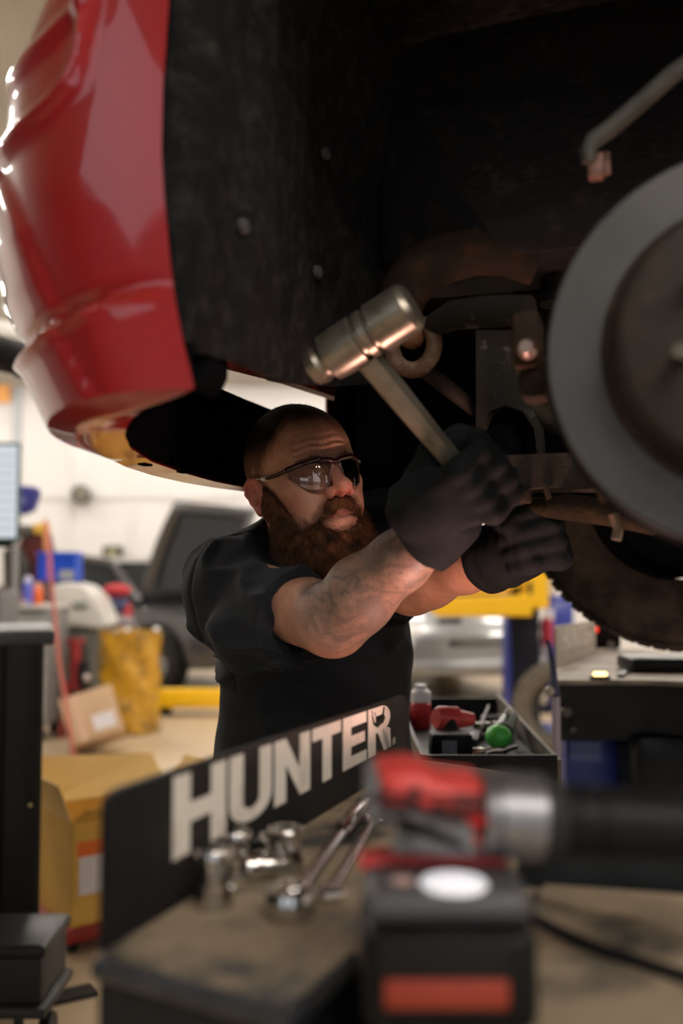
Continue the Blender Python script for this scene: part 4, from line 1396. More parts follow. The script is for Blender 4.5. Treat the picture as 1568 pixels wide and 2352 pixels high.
# ---- the far front wheel with its tyre
def tyre(name, R0, W, rr, parent, mats, tread=True, n=64):
    """axis along local y, centred at the origin"""
    b = MB()
    prof = [(-W * .40, rr), (-W * .46, rr + .02), (-W * .5, rr + (R0 - rr) * .5), (-W * .46, R0 - .035), (-W * .40, R0 - .012), (-W * .30, R0 - .002), (0, R0), (W * .30, R0 - .002), (W * .40, R0 - .012), (W * .46, R0 - .035), (W * .5, rr + (R0 - rr) * .5), (W * .46, rr + .02), (W * .40, rr)]
    rows = []
    for y, r in prof:
        rows.append([Vector((math.cos(2 * math.pi * k / n) * r, y, math.sin(2 * math.pi * k / n) * r)) for k in range(n)])
    b.grid(rows, close=True)
    o = b.build(name, mats, parent, angle=40)
    if tread:
        tb = MB()
        for k in range(n):
            a = 2 * math.pi * (k + .5) / n
            for y0, w, da in ((-.36, .20, .3), (-.12, .18, 0), (.12, .18, .5), (.36, .20, .2)):
                a2 = a + da * 2 * math.pi / n
                c = Vector((math.cos(a2) * (R0 - .001), y0 * W, math.sin(a2) * (R0 - .001)))
                if abs(y0) > .3: c = Vector((math.cos(a2) * (R0 - .011), y0 * W, math.sin(a2) * (R0 - .011)))
                tb.box(c, (.010, W * w, R0 * 2 * math.pi / n * .72), rot=Matrix.Rotation(-a2, 3, 'Y'))
        t = tb.build('tread', mats, parent, smooth=False, fix=False); t['kind'] = 'stuff'
    return o
tyre_m = mat('tyre_rubber', (.040, .030, .022), .85, var=((.16, .105, .072), 12, .38, .66, 7), bump=(150, .4))
far = hub + V(0, 1.62, 0)
we = bpy.data.objects.new('road_wheel', None); COL.objects.link(we); we.parent = car; we.location = far; we.rotation_euler = (0, 0, R(-13))
tyre('tyre', .375, .25, .21, we, tyre_m)
b = MB(); b.lathe((0, -.09, 0), (0, .10, 0), [(0, .205), (.1, .19), (.5, .18), (.55, .06), (.8, .05), (1, .05)], 40, cap=False); b.build('wheel_rim', blackmetal, we)
# ------------------------------------------------------------------ alignment rack: near runway
ZR = PZ(240, 2187, CAMZ - .265).z
ZR = .985
runtop_m = mat('runway_top', (.34, .265, .18), .72, var=((.050, .050, .048), 8, .46, .60, 9), bump=(70, .3, .002), rvar=.55)
runside_m = mat('runway_side', (.010, .011, .012), .34, var=((.022, .024, .026), 8, .4, .7))
def rp(px, py): return PZ(px, py, ZR)
pl0, pl1 = rp(243, 2185), rp(934, 1749)
pdir = (pl1 - pl0).normalized(); pn = V(pdir.y, -pdir.x, 0)      # towards the wheel
run = thing('rack_runway', 'black steel runway of the alignment rack carrying the impact wrench', 'runway', (.3, .9, 0))
ro = Vector(run.location)
A0 = rp(228, 2192); B0 = rp(664, 2312); C0 = rp(812, 2180)
near = [A0, B0, C0, C0 + V(.012, -.03, 0), V(.03, .588, ZR), V(.11, .578, ZR), V(.30, .53, ZR), V(1.6, .16, ZR)]
farp = [V(1.75, .42, ZR), V(.5, .795, ZR), V(.15, .866, ZR), V(.255, 1.08, ZR), V(.272, 1.32, ZR), pl1 + pdir * .03 - pn * .004]
poly = near + farp
b = MB()
b.prism([(p.x - ro.x, p.y - ro.y) for p in poly], (0, 0, ZR - .012), (1, 0, 0), (0, 1, 0), (0, 0, .012))
b.build('deck_plate', runtop_m, run, smooth=False)
b = MB()
ins = [((p.x - ro.x), (p.y - ro.y)) for p in poly]
b.prism(ins, (0, 0, ZR - .20), (1, 0, 0), (0, 1, 0), (0, 0, .1875))
b.build('side_channel', runside_m, run, smooth=False)
# rolled black edge along the near corner
b = MB(); e0, e1 = A0 - ro, B0 - ro
b.tube([e0 + V(0, 0, -.009), e1 + V(0, 0, -.009), C0 - ro + V(0, 0, -.009)], .0085, 12)
b.build('edge_bead', mat('bead_worn', (.030, .032, .036), .32, var=((.09, .09, .092), 20, .45, .7)), run)
b = MB(); gr = [V(.15, .866, 0) - V(ro.x, ro.y, 0), V(.5, .795, 0) - V(ro.x, ro.y, 0), V(1.7, .435, 0) - V(ro.x, ro.y, 0)]
b.grid([[p + V(0, 0, ZR - .01) for p in gr], [p + V(0, 0, ZR + .034) for p in gr], [p + V(.004, .012, ZR + .034) for p in gr], [p + V(.004, .012, ZR - .01) for p in gr]])
b.build('guard_rail', runside_m, run, smooth=False)
for q in (V(1.3, .42, 0), V(.12, 1.08, 0)):
    MB().box((q.x - ro.x, q.y - ro.y, (ZR - .2) / 2), (.16, .16, ZR - .2), bev=.01).build('support_post', mat('rack_blue', (.004, .018, .20), .4, coat=.3), run)
# separate slip plate on the deck behind the cable
b = MB()
sp = [rp(1236, 2076), rp(1700, 2190), V(.40, .795, ZR), V(.17, .852, ZR)]
b.prism([(p.x, p.y) for p in sp], (0, 0, 0), (1, 0, 0), (0, 1, 0), (0, 0, .006))
o = b.build('slip_plate', mat('slip_tan', (.38, .29, .20), .7, var=((.20, .16, .115), 14, .4, .7, 8)), None, smooth=False)
o.location = (0, 0, ZR + .0005); tag(o, 'flat tan slip plate lying on the runway right of the battery', 'plate')
# black cable along the deck
cb = [rp(1150, 2080), rp(1242, 2132), rp(1300, 2163), rp(1390, 2200), rp(1480, 2228), rp(1580, 2262), V(.26, .575, ZR), V(.30, .535, ZR), V(.315, .512, ZR - .03), V(.318, .505, ZR - .25)]
c0 = cb[0]
o = MB().tube([p - c0 + V(0, 0, .0045 + (.006 if 0 else 0)) for p in cb], .0042, 10).build('cable', blackm)
o.location = c0; tag(o, 'thin black cable trailing across the tan runway deck', 'cable')

# ------------------------------------------------------------------ upright stop plates with the maker's lettering
plate_m = mat('stop_plate', (.009, .009, .010), .55, var=((.026, .021, .016), 9, .52, .8, 8), bump=(160, .15, .001))
letter_m = mat('letter_paint', (.80, .74, .66), .6, var=((.55, .46, .38), 18, .52, .74, 9))
def glyphs():
    g = {}
    s = .30                                            # stem share of the letter width
    g['H'] = [[(0, 0), (s, 0), (s, 1), (0, 1)], [(1 - s, 0), (1, 0), (1, 1), (1 - s, 1)], [(s, .38), (1 - s, .38), (1 - s, .62), (s, .62)]]
    pts_o = [(.5 + .5 * math.cos(a), .30 + .30 * math.sin(a)) for a in np.linspace(math.pi, 2 * math.pi, 14)]
    pts_i = [(.5 + .20 * math.cos(a), .30 + .12 * math.sin(a)) for a in np.linspace(2 * math.pi, math.pi, 14)]
    u = []
    for i in range(13):
        u.append([pts_o[i], pts_o[i + 1], pts_i[12 - i], pts_i[13 - i]])
    g['U'] = [[(0, .30), (s, .30), (s, 1), (0, 1)], [(1 - s, .30), (1, .30), (1, 1), (1 - s, 1)]] + u
    g['N'] = [[(0, 0), (s, 0), (s, 1), (0, 1)], [(1 - s, 0), (1, 0), (1, 1), (1 - s, 1)], [(s, 1), (s, .58), (1 - s, 0), (1 - s, .42)]]
    g['T'] = [[(0, .78), (1, .78), (1, 1), (0, 1)], [(.5 - s / 2, 0), (.5 + s / 2, 0), (.5 + s / 2, .78), (.5 - s / 2, .78)]]
    g['E'] = [[(0, 0), (s + .03, 0), (s + .03, 1), (0, 1)], [(s, .78), (1, .78), (1, 1), (s, 1)], [(s, .40), (.93, .40), (.93, .61), (s, .61)], [(s, 0), (1, 0), (1, .21), (s, .21)]]
    ro_ = [(.58 + .42 * math.cos(a), .72 + .28 * math.sin(a)) for a in np.linspace(math.pi / 2, -math.pi / 2, 12)]
    ri_ = [(.58 + .12 * math.cos(a), .72 + .09 * math.sin(a)) for a in np.linspace(-math.pi / 2, math.pi / 2, 12)]
    r_ = []
    for i in range(11): r_.append([ro_[i], ro_[i + 1], ri_[10 - i], ri_[11 - i]])
    g['R'] = [[(0, 0), (s + .02, 0), (s + .02, 1), (0, 1)], [(s, .81), (.58, .81), (.58, 1), (s, 1)], [(s, .44), (.58, .44), (.58, .63), (s, .63)], [(.42, .44), (.72, .46), (1.03, 0), (.70, 0)], [(.60, .46), (.9, .48), (1.0, .42), (1.03, 0), (.8, 0)]] + r_
    return g
GL = glyphs()
def stop_plate(a, bb, h0, h1, label, lean=.0, thick=.006, facing=1.0):
    """plate standing from a to bb; heights at both ends"""
    root = thing('stop_plate', label, 'plate', a)
    L_ = (bb - a).length; ux = (bb - a).normalized(); nn = V(ux.y, -ux.x, 0) * facing
    def hgt(u): return lerp(h0, h1, u)
    def pt(u, v, o=0.0): return ux * (u * L_) + V(0, 0, v * hgt(u)) + nn * (o - lean * v)
    b = MB()
    out = [(0, 0), (1, 0), (1, .90), (.994, .96), (.985, .99), (.975, 1), (.03, 1), (.012, .985), (.003, .95), (0, .9)]
    fr_ = [pt(u, v, 0) for u, v in out]; bk = [pt(u, v, -thick) for u, v in out]
    n = len(out)
    b.add(fr_ + bk, [list(range(n)), [n + i for i in range(n)][::-1]] + [[i, n + i, n + (i + 1) % n, (i + 1) % n] for i in range(n)])
    b.build('panel', plate_m, root, angle=30)
    word = 'HUNTER'; u0, u1 = .122, .893; gap = .010
    ws = [1.0, .98, 1.0, .96, .92, 1.0]; tot = sum(ws)
    b = MB(); uu = u0
    v0, v1 = .345, .955
    for ch, w in zip(word, ws):
        cw = (u1 - u0 - gap * 5) * w / tot
        for q in GL[ch]:
            f = [pt(uu + x * cw, lerp(v0, v1, y), .0007) for x, y in q]
            k = [pt(uu + x * cw, lerp(v0, v1, y), .0001) for x, y in q]
            m = len(q)
            b.add(f + k, [list(range(m))] + [[i, m + i, m + (i + 1) % m, (i + 1) % m] for i in range(m)])
        uR = uu; uu += cw + gap
    lt = b.build('lettering', letter_m, root, smooth=False, fix=False)
    # dark leaping mark cut into the R and the little registered sign
    b = MB()
    cw = uu - gap - uR
    mk = [(.12, .90), (.20, .80), (.26, .70), (.34, .66), (.44, .74), (.56, .76), (.62, .84), (.66, .97), (.72, .95), (.68, .80), (.74, .72), (.66, .62), (.52, .60), (.40, .56), (.30, .60), (.20, .66)]
    b.add([pt(uR + x * cw, lerp(v0, v1, y), .0012) for x, y in mk], [list(range(len(mk)))])
    for x, y, dx in ((.10, .98, .05), (.24, .92, .05), (.80, .93, .03)):
        b.add([pt(uR + x * cw, lerp(v0, v1, y), .0012), pt(uR + (x + dx) * cw, lerp(v0, v1, y - .02), .0012), pt(uR + (x + .12) * cw, lerp(v0, v1, y - .2), .0012)], [[0, 1, 2]])
    b.build('emblem', plate_m, lt, smooth=False)
    b = MB()
    cu, cv, ru, rv = .915, .40, .010, .055
    for k in range(20):
        a0, a1 = 2 * math.pi * k / 20, 2 * math.pi * (k + 1) / 20
        b.add([pt(cu + ru * math.cos(a0), cv + rv * math.sin(a0), .0007), pt(cu + ru * math.cos(a1), cv + rv * math.sin(a1), .0007), pt(cu + ru * .8 * math.cos(a1), cv + rv * .8 * math.sin(a1), .0007), pt(cu + ru * .8 * math.cos(a0), cv + rv * .8 * math.sin(a0), .0007)], [[0, 1, 2, 3]])
    for q in GL['R']:
        b.add([pt(cu - .0045 + x * .009, cv - .028 + y * .056, .0007) for x, y in q], [list(range(len(q)))])
    b.build('registered_mark', letter_m, lt, smooth=False)
    return root
stop_plate(pl0 + V(0, 0, .0005), pl1 + V(0, 0, .0005), .1095, .0945, 'black plate with HUNTER in big pale letters in front of the mechanic')
# worn bottom flange of the plate
# ------------------------------------------------------------------ far runway
q0, q1 = PZ(1278, 1531, ZR), PZ(1358, 1500, ZR)
stop_plate(q0 + V(0, 0, .001), q1 + (q1 - q0) * .15 + V(0, 0, .001), .115, .105, 'distant pale dusty plate with HUNTER lettering standing on the far runway')
_fp = [c for c in bpy.data.objects['stop_plate.001'].children if c.name.startswith('panel')][0]
_fp.data.materials[0] = mat('stop_plate_dusty', (.52, .49, .41), .6, var=((.40, .37, .30), 14, .4, .7))
far_run = thing('rack_runway', 'far black runway of the alignment rack on a blue post under the tyre', 'runway', (.9, 2.7, 0))
ro = Vector(far_run.location)
fp = [PZ(1272, 1562, ZR), PZ(1470, 1562, ZR), PZ(1900, 1575, ZR), V(3.2, 3.0, ZR), V(2.2, 3.75, ZR), q1 + V(.05, .16, 0), q0 + V(-.01, 0, 0)]
b = MB(); b.prism([(p.x - ro.x, p.y - ro.y) for p in fp], (0, 0, ZR - .012), (1, 0, 0), (0, 1, 0), (0, 0, .012))
b.build('deck_plate', mat('runway_top_far', (.34, .28, .21), .6, var=((.12, .10, .08), 7, .4, .65, 8)), far_run, smooth=False)
b = MB(); b.prism([(p.x - ro.x, p.y - ro.y) for p in fp], (0, 0, ZR - .15), (1, 0, 0), (0, 1, 0), (0, 0, .1375))
b.build('side_channel', runside_m, far_run, smooth=False)
f0 = PZ(1272, 1562, ZR) - ro
b = MB(); b.box((PZ(1540, 1565, ZR) - ro) + V(.03, .08, -.235), (.26, .2, .21), bev=.03); b.build('turnplate_box', runside_m, far_run)
b = MB()
for x, y, r_ in ((1300, 1635, .017), (1314, 1676, .010), (1545, 1600, .010)):
    c = P(x, y, 2.52) - ro; b.lathe(c + V(0, .02, 0), c + V(0, -.008, 0), [(0, r_), (.7, r_), (1, r_ * .7)], 16)
parts(b, 'bolt', mat('bolt_grey', (.09, .08, .075), .4, .5), far_run)
b = MB(); c = P(1362, 1800, 2.72); b.box((c.x - ro.x, c.y - ro.y, (ZR - .15) / 2), (.185, .16, ZR - .15), bev=.012)
b.build('support_post', mat('rack_blue', (.004, .018, .20), .4, coat=.3), far_run)
b = MB(); b.box((PZ(1450, 1535, ZR) - ro) + V(0, 0, .004), (.018, .55, .008), rot=Matrix.Rotation(R(-22), 3, 'Z')); b.build('deck_joint', runside_m, far_run)
b = MB(); b.box((PZ(1540, 1540, ZR) - ro) + V(0.02, 0, .02), (.30, .16, .04), bev=.01); b.build('wheel_chock_base', runside_m, far_run)
# amber marker
t = thing('marker_lamp', 'small glowing amber marker lamp on the edge of the far runway', 'lamp', PZ(1382, 1562, ZR) + V(0, .02, 0))
MB().box((0, 0, .004), (.05, .02, .008), bev=.002).build('base', blackm, t)
MB().box((0, -.002, .013), (.036, .014, .012), bev=.005).build('lens', mat('amber_lens', (.9, .55, .2), .3, emit=((1.0, .66, .26), 3.2)), t)
# black sensor box with red light
t = thing('sensor_head', 'black sensor box with a glowing red display beyond the far dusty plate', 'sensor', P(1386, 1500, 3.6) + V(0, 0, 0))
t.location.z = ZR + .001
zz = P(1386, 1436, 3.6).z - ZR
MB().box((0, 0, zz / 2), (.105, .09, zz), bev=.012).build('housing', blackm, t)
MB().box(P(1364, 1446, 3.55) - Vector(t.location), (.026, .012, .018), bev=.002).build('display', mat('red_led', (.9, .05, .03), .4, emit=((1, .03, .015), 1.4)), t)
MB().cyl(P(1400, 1480, 3.55) - Vector(t.location), P(1400, 1480, 3.55) - Vector(t.location) + V(0, -.03, 0), .012, n=14).build('knob', mat('knob_grey', (.25, .25, .25), .4), t)
# slim pale rod in front of the far runway
t = thing('height_rod', 'slim pale lavender rod standing upright at the far runway end', 'rod', V(P(1276, 1760, 2.42).x, 2.42, 0))
MB().tube([V(P(1280, 1900, 2.42).x, 2.42, .0) - Vector(t.location), P(1278, 1760, 2.42) - Vector(t.location), P(1276, 1600, 2.42) - Vector(t.location)], .0105, 12).build('pole', mat('rod_pale', (.46, .40, .47), .35), t)
MB().tube([P(1276, 1600, 2.42) - Vector(t.location), P(1268, 1520, 2.44) - Vector(t.location), P(1257, 1470, 2.46) - Vector(t.location)], [.0105, .008, .005], 12).build('tip', mat('rod_dark', (.05, .05, .12), .35), t)
MB().box((.012, 0, .008), (.05, .06, .016), bev=.004).build('foot', blacksteel, t)
MB().sphere(P(1262, 1588, 2.42) - Vector(t.location), .013, 12, 8).build('clip', mat('clip_pale', (.5, .42, .36), .4), t)

# ------------------------------------------------------------------ the hammer
ham = thing('hammer', 'heavy steel hammer with square handle raised in the black gloved hand', 'hammer', HAMMER_T)
ho = Vector(HAMMER_T)
steel_w = mat('hammer_steel', (.30, .265, .215), .34, .8, var=((.17, .145, .11), 30, .45, .7, 7), bump=(90, .2, .001))
hx = (P(950, 702, 1.10) - P(706, 852, 1.15)).normalized()
h0 = P(712, 850, 1.15) - ho; h1 = P(948, 700, 1.10) - ho
Lh = (h1 - h0).length
b = MB()
b.lathe(h0, h1, [(0, 0.0179), (.02, 0.0211), (.10, 0.0237), (.14, 0.0211), (.17, 0.0211), (.19, 0.0282), (.30, 0.0297), (.44, 0.0297), (.485, 0.0297), (.50, 0.0243), (.525, 0.0243), (.54, 0.0288), (.60, 0.0288), (.615, 0.0250), (.635, 0.0250), (.65, 0.0301), (.95, 0.0301), (.985, 0.0269), (1, 0.0243)], 32)
b.build('head', steel_w, ham, angle=24)
b = MB()
hd = Vector(_ha)
side = hd.cross(V(0, 1, 0)).normalized(); dep = hd.cross(side).normalized()
pts = [V(0, 0, 0), hd * .05, hd * .14, hd * (HLEN + .02)]
rows = []
for p, w, d_ in zip(pts, (.0155, .015, .0128, .0128), (.011, .011, .009, .009)):
    c = .35
    ring = [(1, c), (c, 1), (-c, 1), (-1, c), (-1, -c), (-c, -1), (c, -1), (1, -c)]
    rows.append([p + side * (w * x) + dep * (d_ * y) for x, y in ring])
b.grid(rows, close=True)
b.add(rows[-1], [list(range(8))])
b.build('handle', steel_w, ham, angle=30)
b = MB()
g0 = hd * (HLEN * .70); g1 = hd * (HLEN + .025)
b.lathe(g0, g1, [(0, .0135), (.05, .0155), (.5, .0148), (.9, .0155), (1, .013)], 18)
b.build('grip', mat('grip_brown', (.035, .018, .012), .6), ham)

# ------------------------------------------------------------------ impact wrench on the deck
ZT = ZR
DW = .635
def wp(px, py, dd=0.0): return P(px, py, DW + dd)
iw = thing('impact_wrench', 'red and grey cordless impact wrench standing on its battery in front', 'wrench', V(.07, DW, ZT))
wo = Vector(iw.location)
red_p = mat('tool_red', (.74, .075, .070), .45, var=((.62, .055, .05), 40, .4, .6))
grey_r = mat('tool_rubber', (.15, .15, .155), .65, var=((.10, .10, .105), 60, .4, .7))
dkgrey = mat('tool_dark', (.022, .022, .024), .5)
alu = mat('tool_alloy', (.30, .30, .32), .36, .75, var=((.20, .20, .21), 20, .4, .7))
def Lw(px, py, dd=0.0): return wp(px, py, dd) - wo
def slab(name, pts, d0, d1, m, parent, bev=.006, seg=3):
    """outline traced on the side of the tool, rounded through its thickness"""
    bm = bmesh.new()
    fr_ = [bm.verts.new(Lw(x, y, d0)) for x, y in pts]
    bk = [bm.verts.new(Lw(x, y, d0) + V(0, d1 - d0, 0)) for x, y in pts]
    n = len(pts)
    bm.faces.new(fr_); bm.faces.new(bk[::-1])
    for i in range(n): bm.faces.new([fr_[i], bk[i], bk[(i + 1) % n], fr_[(i + 1) % n]])
    bmesh.ops.recalc_face_normals(bm, faces=bm.faces)
    if bev > 0:
        eds = [e for e in bm.edges if (e.verts[0] in fr_) == (e.verts[1] in fr_)]
        bmesh.ops.bevel(bm, geom=eds, offset=bev, segments=seg, profile=.5, affect='EDGES')
    me = bpy.data.meshes.new(name); bm.to_mesh(me); bm.free()
    me.materials.append(m); me.shade_smooth(); me.set_sharp_from_angle(angle=R(40))
    return obj(name, me, parent)
slab('motor_housing', [(868, 1776), (940, 1768), (985, 1778), (1010, 1796), (1110, 1806), (1112, 1870), (1060, 1872), (1010, 1872), (950, 1856), (872, 1852)], -.020, .048, red_p, iw, .010, 4)
b = MB()
for x, y in ((955, 1818), (950, 1838), (1010, 1856)):
    c = Lw(x, y, -.0205); b.cyl(c, c + V(0, .004, 0), .0035, n=12)
c = Lw(895, 1829, -.0205); b.box(c, (.022, .003, .003))
parts(b, 'housing_screw', dkgrey, bpy.data.objects['motor_housing'])
slab('badge', [(1045, 1824), (1108, 1826), (1108, 1868), (1034, 1866)], -.0225, -.018, mat('badge_dark', (.10, .010, .010), .5), bpy.data.objects['motor_housing'], 0)
slab('rear_cap', [(842, 1792), (866, 1774), (874, 1776), (876, 1862), (866, 1906), (848, 1900), (838, 1850)], -.018, .046, grey_r, iw, .008, 3)
slab('grip', [(870, 1854), (950, 1858), (1008, 1874), (1064, 1880), (1092, 1905), (1102, 1950), (1104, 1976), (905, 1970), (930, 1935), (938, 1920), (915, 1912), (870, 1908)], -.012, .040, grey_r, iw, .010, 4)
slab('trigger_guard', [(1062, 1876), (1105, 1882), (1172, 1892), (1178, 1912), (1165, 1914), (1104, 1902), (1096, 1916), (1108, 1946), (1092, 1950), (1080, 1916)], -.006, .034, mat('tool_red_bright', (.70, .022, .018), .4), iw, .004, 2)
slab('trigger', [(1108, 1908), (1140, 1912), (1150, 1935), (1130, 1962), (1112, 1948)], .002, .026, dkgrey, iw, .004, 2)
# gearcase and nose in alloy, then black boot
b = MB()
ax0, ax1 = Lw(1108, 1868, .014), Lw(1246, 1876, .014)
b.lathe(ax0, ax1, [(0, .020), (0, .0255), (.12, .0262), (.14, .0238), (.22, .0238), (.24, .0275), (.96, .0272), (1, .0255)], 40)
nose = b.build('gear_case', alu, iw, angle=30)
b = MB(); b.lathe(ax1 - (ax1 - ax0) * .03, Lw(1305, 1878, .014), [(0, .0268), (.25, .0272), (.7, .0225), (1, .0185)], 36); b.build('nose_boot', dkgrey, iw)
b = MB(); c = Lw(1240, 1905, -.006); b.cyl(c, c + V(0, -.008, 0), .004, n=12); b.box(Lw(1205, 1902, -.010), (.028, .006, .004), bev=.001); parts(b, 'case_rib', alu, nose)
# battery foot and pack: tall black block
def lp(px, py): return Lw(px, py, 0)
zf1 = Lw(1000, 1955).z; zf0 = Lw(1000, 2045).z; xb0, xb1 = Lw(832, 2200, -.035).x, Lw(1232, 2200, -.035).x
ztop = .122
b = MB()
xc, xw = (xb0 + xb1) / 2, (xb1 - xb0)
b.box((xc, .006, .0675), (xw * .97, .080, .020), bev=.008, seg=3)
foot = b.build('battery_foot', mat('foot_grey', (.065, .065, .07), .5), iw)
b = MB(); b.box((xc - .004, .034, .078), (xw * .95, .026, .012), bev=.005, seg=3); b.build('foot_rim', red_p, foot)
b = MB(); b.sphere((Lw(1035, 2003).x, -.0155, .0775), 1, 28, 10, sc=(.0205, .0225, .0035)); b.build('foot_highlight', mat('highlight_white', (.92, .92, .95), .25, emit=((.93, .93, 1.0), .55)), foot)  # highlight on the smooth foot, built as a faintly glowing white oval
b = MB(); b.sphere((Lw(922, 1990).x, -.010, .0772), 1, 20, 8, sc=(.0078, .008, .002)); b.build('gauge_window', mat('gauge_pink', (.62, .40, .37), .3), foot)
b = MB()
b.box((xc, 0, .0295), (xw, .090, .057), bev=.008, seg=3)
pack = b.build('battery_pack', mat('pack_black', (.006, .006, .0062), .5), iw)
b = MB(); b.box((xc - .004, -.0455, .033), (xw * .74, .0024, .044), bev=.002); b.build('pack_panel', mat('pack_panel', (.010, .0095, .009), .5), pack)
b = MB(); b.box((xc - .003, -.0468, .0245), (xw * .70, .0022, .0165), bev=.001); b.build('pack_label', mat('pack_red', (.27, .030, .013), .5), pack)
# deep black socket on the anvil, pointing off to the right
sk = thing('impact_socket', 'long black impact socket fitted to the nose of the wrench', 'socket', wp(1305, 1878, .014))
so = Vector(sk.location)
s0 = wp(1296, 1880, .014) - so; s1 = wp(1760, 1905, .014) - so
b = MB(); b.lathe(s0, s1, [(0, .014), (0, .0205), (.03, .0218), (.13, .0218), (.14, .0205), (.17, .0205), (.18, .0218), (.6, .0218), (.62, .025), (1, .025), (1, .018)], 36, cap=False); b.build('barrel', mat('socket_black', (.008, .008, .009), .5, 0), sk)
b = MB(); b.cyl(s0 - V(.012, 0, 0), s0 + V(.02, 0, 0), .010, n=16); b.build('anvil', alu, sk)

# ------------------------------------------------------------------ chrome sockets and ratchet
chrome = mat('chrome', (.62, .60, .58), .14, 1.0, bump=(60, .05, .001))
chrome_d = mat('chrome_inside', (.03, .03, .03), .4)
def socket_up(px, py, wpx, hpx, label, turn=.42):
    g = rp(px, py); d = g.y; r_ = wpx * d / FPX / 2; hh = hpx * d / FPX
    t = thing('chrome_socket', label, 'socket', g, 0, 'chrome sockets by the plate')
    b = MB(); b.lathe((0, 0, 0), (0, 0, hh), [(0, r_ * .95), (.03, r_), (.36, r_), (.42, r_ * .86), (.80, r_ * .86), (.85, r_ * .97), (.95, r_ * .97), (1, r_ * .9), (1, r_ * .55), (.75, r_ * .52), (.75, 0)], 28, cap=False)
    b.build('body', chrome, t, angle=28)
    b = MB(); b.lathe((0, 0, hh * .70), (0, 0, hh * .76), [(0, 0), (0, r_ * .54), (1, r_ * .54), (1, 0)], 6, cap=False); b.build('drive_hole', chrome_d, t)
    return t
def socket_lying(px, py, d_, r_, ln, ang, label):
    g = P(px, py, d_); g.z = ZR + r_
    t = thing('chrome_socket', label, 'socket', g, R(ang), 'chrome sockets by the plate')
    b = MB(); b.lathe((-ln / 2, 0, 0), (ln / 2, 0, 0), [(0, r_ * .5), (0, r_ * .93), (.05, r_), (.4, r_), (.47, r_ * .84), (.92, r_ * .84), (1, r_ * .78), (1, r_ * .5), (.8, r_ * .5), (.8, 0)], 24, cap=False)
    b.build('body', chrome, t, angle=28)
    b = MB(); b.lathe((-ln / 2 - .0002, 0, 0), (-ln / 2 + .006, 0, 0), [(0, r_ * .5), (1, r_ * .5)], 6); b.build('drive_hole', chrome_d, t)
    return t
socket_up(492, 2084, 88, 130, 'tall chrome socket standing foremost below the letter H')
socket_up(540, 2015, 78, 104, 'chrome socket standing just behind the foremost tall one')
socket_up(655, 2004, 84, 100, 'chrome socket standing alone at the end of the row nearest the ratchet')
socket_lying(604, 1985, .885, .0125, .036, 24, 'small chrome socket lying on its side between the standing ones')
socket_lying(588, 1950, .955, .0135, .036, -30, 'chrome socket lying tipped against the plate behind the small one')
# long ratchet
t = thing('ratchet', 'long chrome ratchet lying across the deck beside the wrench battery', 'ratchet', rp(664, 2105) + V(0, 0, .001))
o0 = Vector(t.location); hd_ = rp(668, 2108) - o0 + V(0, 0, .012)
e1_ = rp(840, 1862) - o0 + V(0, 0, .011)
b = MB(); b.lathe(hd_ + V(0, 0, -.012), hd_ + V(0, 0, .012), [(0, .016), (.1, .0195), (.35, .0205), (.65, .0205), (.9, .0185), (1, .015), (1, 0)], 30); b.sphere(hd_ + V(0, 0, .010), .012, 16, 8, sc=(1, 1, .6)); b.build('head', chrome, t, angle=30)
dv_ = (e1_ - hd_)
b = MB(); b.tube([hd_ + dv_ * .03, hd_ + dv_ * .12, hd_ + dv_ * .25, hd_ + dv_ * .6], [.0095, .0075, .0062, .0062], 14, flat=.7); b.build('shank', mat('chrome_dark', (.22, .19, .19), .16, 1.0), t, angle=50)
b = MB(); b.tube([hd_ + dv_ * .6, hd_ + dv_ * .63, hd_ + dv_ * .95, hd_ + dv_ * 1.0], [.0065, .0088, .0088, .006], 14); b.build('handle', mat('chrome_dark', (.22, .19, .19), .16, 1.0), t)
# slim spanner next to it
t = thing('spanner', 'slim dark spanner lying alongside the ratchet towards the battery', 'spanner', rp(756, 2068))
o0 = Vector(t.location); a0 = V(0, 0, .006); a1 = rp(862, 1895) - o0 + V(0, 0, .006)
b = MB(); b.tube([a0, a0.lerp(a1, .1), a0.lerp(a1, .9), a1], [.007, .005, .005, .007], 10, flat=.6); b.build('shank', mat('chrome_dark', (.22, .19, .19), .16, 1.0), t, angle=60)
b = MB()
for c in (a0, a1):
    b.tube([c + V(math.cos(a) * .011, math.sin(a) * .011, 0) for a in np.linspace(0, 2 * math.pi, 17)], .0042, 8, cap=False)
parts(b, 'ring', chrome, t)
# round magnetic work light lying face up behind the wrench: it lights the mechanic from below
t = thing('work_light', 'low round work light lying face up behind the impact wrench nose', 'lamp', V(.215, 1.20, ZR))
b = MB(); b.lathe((0, 0, 0), (0, 0, .016), [(0, 0), (0, .034), (.1, .036), (.95, .036), (1, .035), (1, .030), (.25, .029), (.25, 0)], 28, cap=False); b.build('housing', blackm, t)
b = MB(); b.lathe((0, 0, .0042), (0, 0, .0056), [(0, .0285), (1, .0275), (1, 0)], 28, cap=False)
b.build('lens', mat('work_lens', (.9, .9, .9), .4, emit=((1.0, .54, .45), WORK_LAMP)), t)
# ------------------------------------------------------------------ left side of the shop
def FL(px, py): return PZ(px, py, 0.0)
